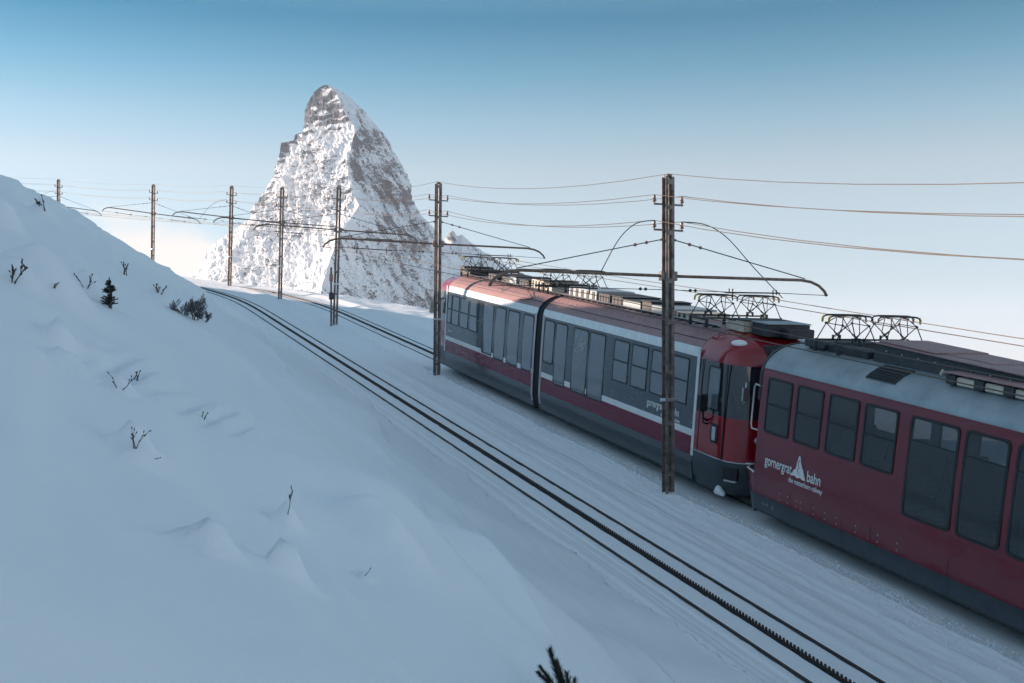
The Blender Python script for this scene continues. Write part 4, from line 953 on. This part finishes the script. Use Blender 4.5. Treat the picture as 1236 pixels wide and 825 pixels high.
def tuft(px, py, h, label, seed, n=7):
    """snow-dusted bush: many short shoots with small leaf clumps"""
    rs = random.Random(seed); p = at(px, py); t = tag(empty('frozen_bush', p), label, 'bush', 'frozen bushes on the slope'); m = MB(); f = MB()
    for i in range(n):
        for q, d in stem(m, (rs.uniform(-h, h)*0.9, rs.uniform(-.3, .3)*h, -0.05), (rs.uniform(-.6, .6), rs.uniform(-.3, .3), 1), h*rs.uniform(0.5, 1.0), 0.010, 2, rs, 0.8):
            for _ in range(3):
                c = q + Vector((rs.gauss(0, .03), rs.gauss(0, .03), rs.gauss(0, .03))); needles(f, c, c + d*0.10, 12, 0.07, rs, 0.008)
    m.build('branches', bark, t); f.build('foliage', mat('frosted_leaves', (0.06, 0.065, 0.065), 0.8, noise=(40.0, (0.35, 0.36, 0.38), 0.1)), t); return t
def seedling(px, py, h, label, seed):
    rs = random.Random(seed); p = at(px, py); t = tag(empty('young_conifer', p), label, 'conifer'); m = MB(); m.tube([(0, 0, -0.2), (0.02, 0, h*0.5), (0.0, 0, h)], [0.03, 0.02, 0.008], 6); m.build('trunk', bark, t)
    f = MB()
    for z_, L, nb in ((0.12, 0.34, 9), (0.22, 0.32, 9), (0.32, 0.24, 8), (0.44, 0.10, 4), (0.55, 0.26, 8), (0.64, 0.24, 8), (0.74, 0.16, 7), (0.84, 0.16, 6), (0.95, 0.10, 4)):
        for i in range(nb):
            a = rs.uniform(0, 6.28); L_ = L*h*rs.uniform(0.7, 1.1); c = Vector((0, 0, z_*h)); d = Vector((math.cos(a), math.sin(a), rs.uniform(0.1, 0.6))).normalized()
            needles(f, c, c+d*L_, 60, 0.09*h*1.1, rs, 0.006)
    needles(f, (0, 0, h*0.8), (0, 0, h*1.1), 60, 0.08*h, rs, 0.006)
    f.build('needles', needle, t); return t
P = lambda px, py: at(px, py).y/F                                # metres per pixel there
seedling(132, 372, 33*P(132, 372), 'small dark conifer standing alone on the upper left slope', 3)
tuft(229, 384, 15*P(229, 384), 'frosted low bush near the bend, larger of the two bushes', 5, 9)
tuft(243, 386, 6*P(243, 386), 'small frosted shoots just right of the larger bush', 8, 3)
twig(160, 541, 19, 'stubby twigs with dark buds on a snow mound, left of centre', 12, nst=3, dr=(0.1, 0, 1), r=1.1, depth=1)
twig(186, 553, 9, 'tiny twig end just right of the budded mound', 13, dr=(1, 0, .15), depth=0, r=1.1)
twig(347, 622, 30, 'forked bare twig rising from a snow mound, nearest the hollow', 21, dr=(0.15, 0, 1), depth=2, r=1.0)
twig(438, 696, 16, 'single short twig leaning right, in the near snow', 23, dr=(1, 0, 0.9), depth=0, r=1.0)
twig(143, 468, 18, 'small twig and snow cap above the rippled drift', 31, nst=2, depth=1, r=1.1)
twig(163, 458, 13, 'dark stubby shoot at the left tip of the rippled drift', 33, nst=3, depth=0, r=1.5)
twig(245, 505, 10, 'dark stub in the snow below the rippled drift', 35, nst=2, depth=0, r=1.5)
twig(18, 345, 20, 'thin upright twigs at the far left edge on a snow hump', 41, nst=4, depth=2, dr=(0, 0, 1), r=1.3)
twig(52, 256, 14, 'twig clump high on the slope near the skyline', 43, nst=4, depth=1, dr=(0, 0, 1), r=1.4)
twig(107, 350, 17, 'thin twigs left of the small conifer', 45, nst=3, depth=1, dr=(0, 0, 1), r=1.1)
twig(150, 332, 12, 'thin twigs up the slope from the small conifer', 47, nst=3, depth=1, dr=(.5, 0, 1), r=1.2)
twig(193, 358, 12, 'thin twigs between the small conifer and the frosted bush', 49, nst=3, depth=1, dr=(.3, 0, 1), r=1.2)
twig(66, 351, 8, 'tiny sprig on the slope below the left skyline', 51, nst=2, depth=1, dr=(.3, 0, 1), r=1.2)
# pine sprig at the bottom edge
rs = random.Random(9); pb = at(686, 850); pb.z += 0.0
t = tag(empty('pine_sprig', pb), 'dark pine sprig poking up at the bottom edge, nearest the camera', 'plant'); k_ = pb.y/F
m = MB(); f = MB()
def P3(px, py): return Vector(((px-686)*k_, 0.0, (850-py)*k_))
for a_, b_, n_, L_ in (((684, 850), (664, 786), 420, 13), ((690, 850), (672, 800), 240, 12), ((684, 846), (650, 812), 260, 11), ((690, 850), (684, 812), 160, 12), ((668, 826), (652, 806), 120, 9), ((692, 850), (694, 822), 120, 11)):
    p0, p1 = P3(*a_), P3(*b_); p1.y += rs.uniform(-0.03, 0.03); m.tube([p0, p1], [0.005, 0.003], 5); needles(f, p0, p1, n_*2, L_*k_*1.1, rs, 0.0024)
m.build('stem', bark, t); f.build('needles', needle, t)

# ------------------------------------------------------------------ loose snow crumbs thrown up along the line
def crumbs(name, label, spots, seed):
    rs = np.random.RandomState(seed); V = []; Fc = []
    oc = np.array([(1, 0, 0), (-1, 0, 0), (0, 1, 0), (0, -1, 0), (0, 0, 1), (0, 0, -1)], float); of = [(0, 2, 4), (2, 1, 4), (1, 3, 4), (3, 0, 4), (2, 0, 5), (1, 2, 5), (3, 1, 5), (0, 3, 5)]
    a = np.concatenate([q[0] for q in spots]); s = np.concatenate([q[1] for q in spots]); sz = np.concatenate([q[2] for q in spots])
    x, y, z = ground(a, s)
    for i in range(len(a)):
        v = oc*rs.uniform(0.6, 1.3, (6, 3))*sz[i] + (x[i], y[i], z[i]+sz[i]*0.3); b = len(V); V += v.tolist(); Fc += [tuple(j+b for j in f_) for f_ in of]
    me = bpy.data.meshes.new(name); me.from_pydata(V, [], Fc); me.materials.append(snow)
    return tag(add_obj(name, me), label, kind='stuff')
rs = np.random.RandomState(3)
def spot(n, smu, ssd, y0, y1, s0, s1): return (A_Y(y0) + (A_Y(y1)-A_Y(y0))*rs.rand(n)**1.4, smu + ssd*rs.randn(n), s0 + (s1-s0)*rs.rand(n)**3)
crumbs('snow_crumbs', 'loose crumbs of ploughed snow along the tracks', [spot(3500, 0.68, 0.10, 10, 44, 0.006, 0.030), spot(2500, 0.02, 0.16, 8, 60, 0.006, 0.03), spot(1200, -1.2, 0.5, 6, 30, 0.004, 0.014), spot(1500, -4.0, 0.08, 7, 40, 0.006, 0.025), spot(700, -3.4, 0.3, 6, 25, 0.004, 0.012)], 5)

# ------------------------------------------------------------------ thin winter haze
HAZE = 1.3e-5
if HAZE:
    hm = bpy.data.materials.new('haze'); hm.use_nodes = True; t = hm.node_tree; t.nodes.clear()
    o_ = N(t, 'ShaderNodeOutputMaterial'); pv = N(t, 'ShaderNodeVolumePrincipled'); pv.inputs['Color'].default_value = (0.93, 0.95, 0.97, 1); pv.inputs['Density'].default_value = HAZE; pv.inputs['Anisotropy'].default_value = 0.0
    t.links.new(pv.outputs[0], o_.inputs['Volume'])
    ho = MB().box(-40000, 40000, -40000, 40000, -720, 2400).build('haze', hm); tag(ho, 'thin pale haze of the mountain air', kind='stuff')
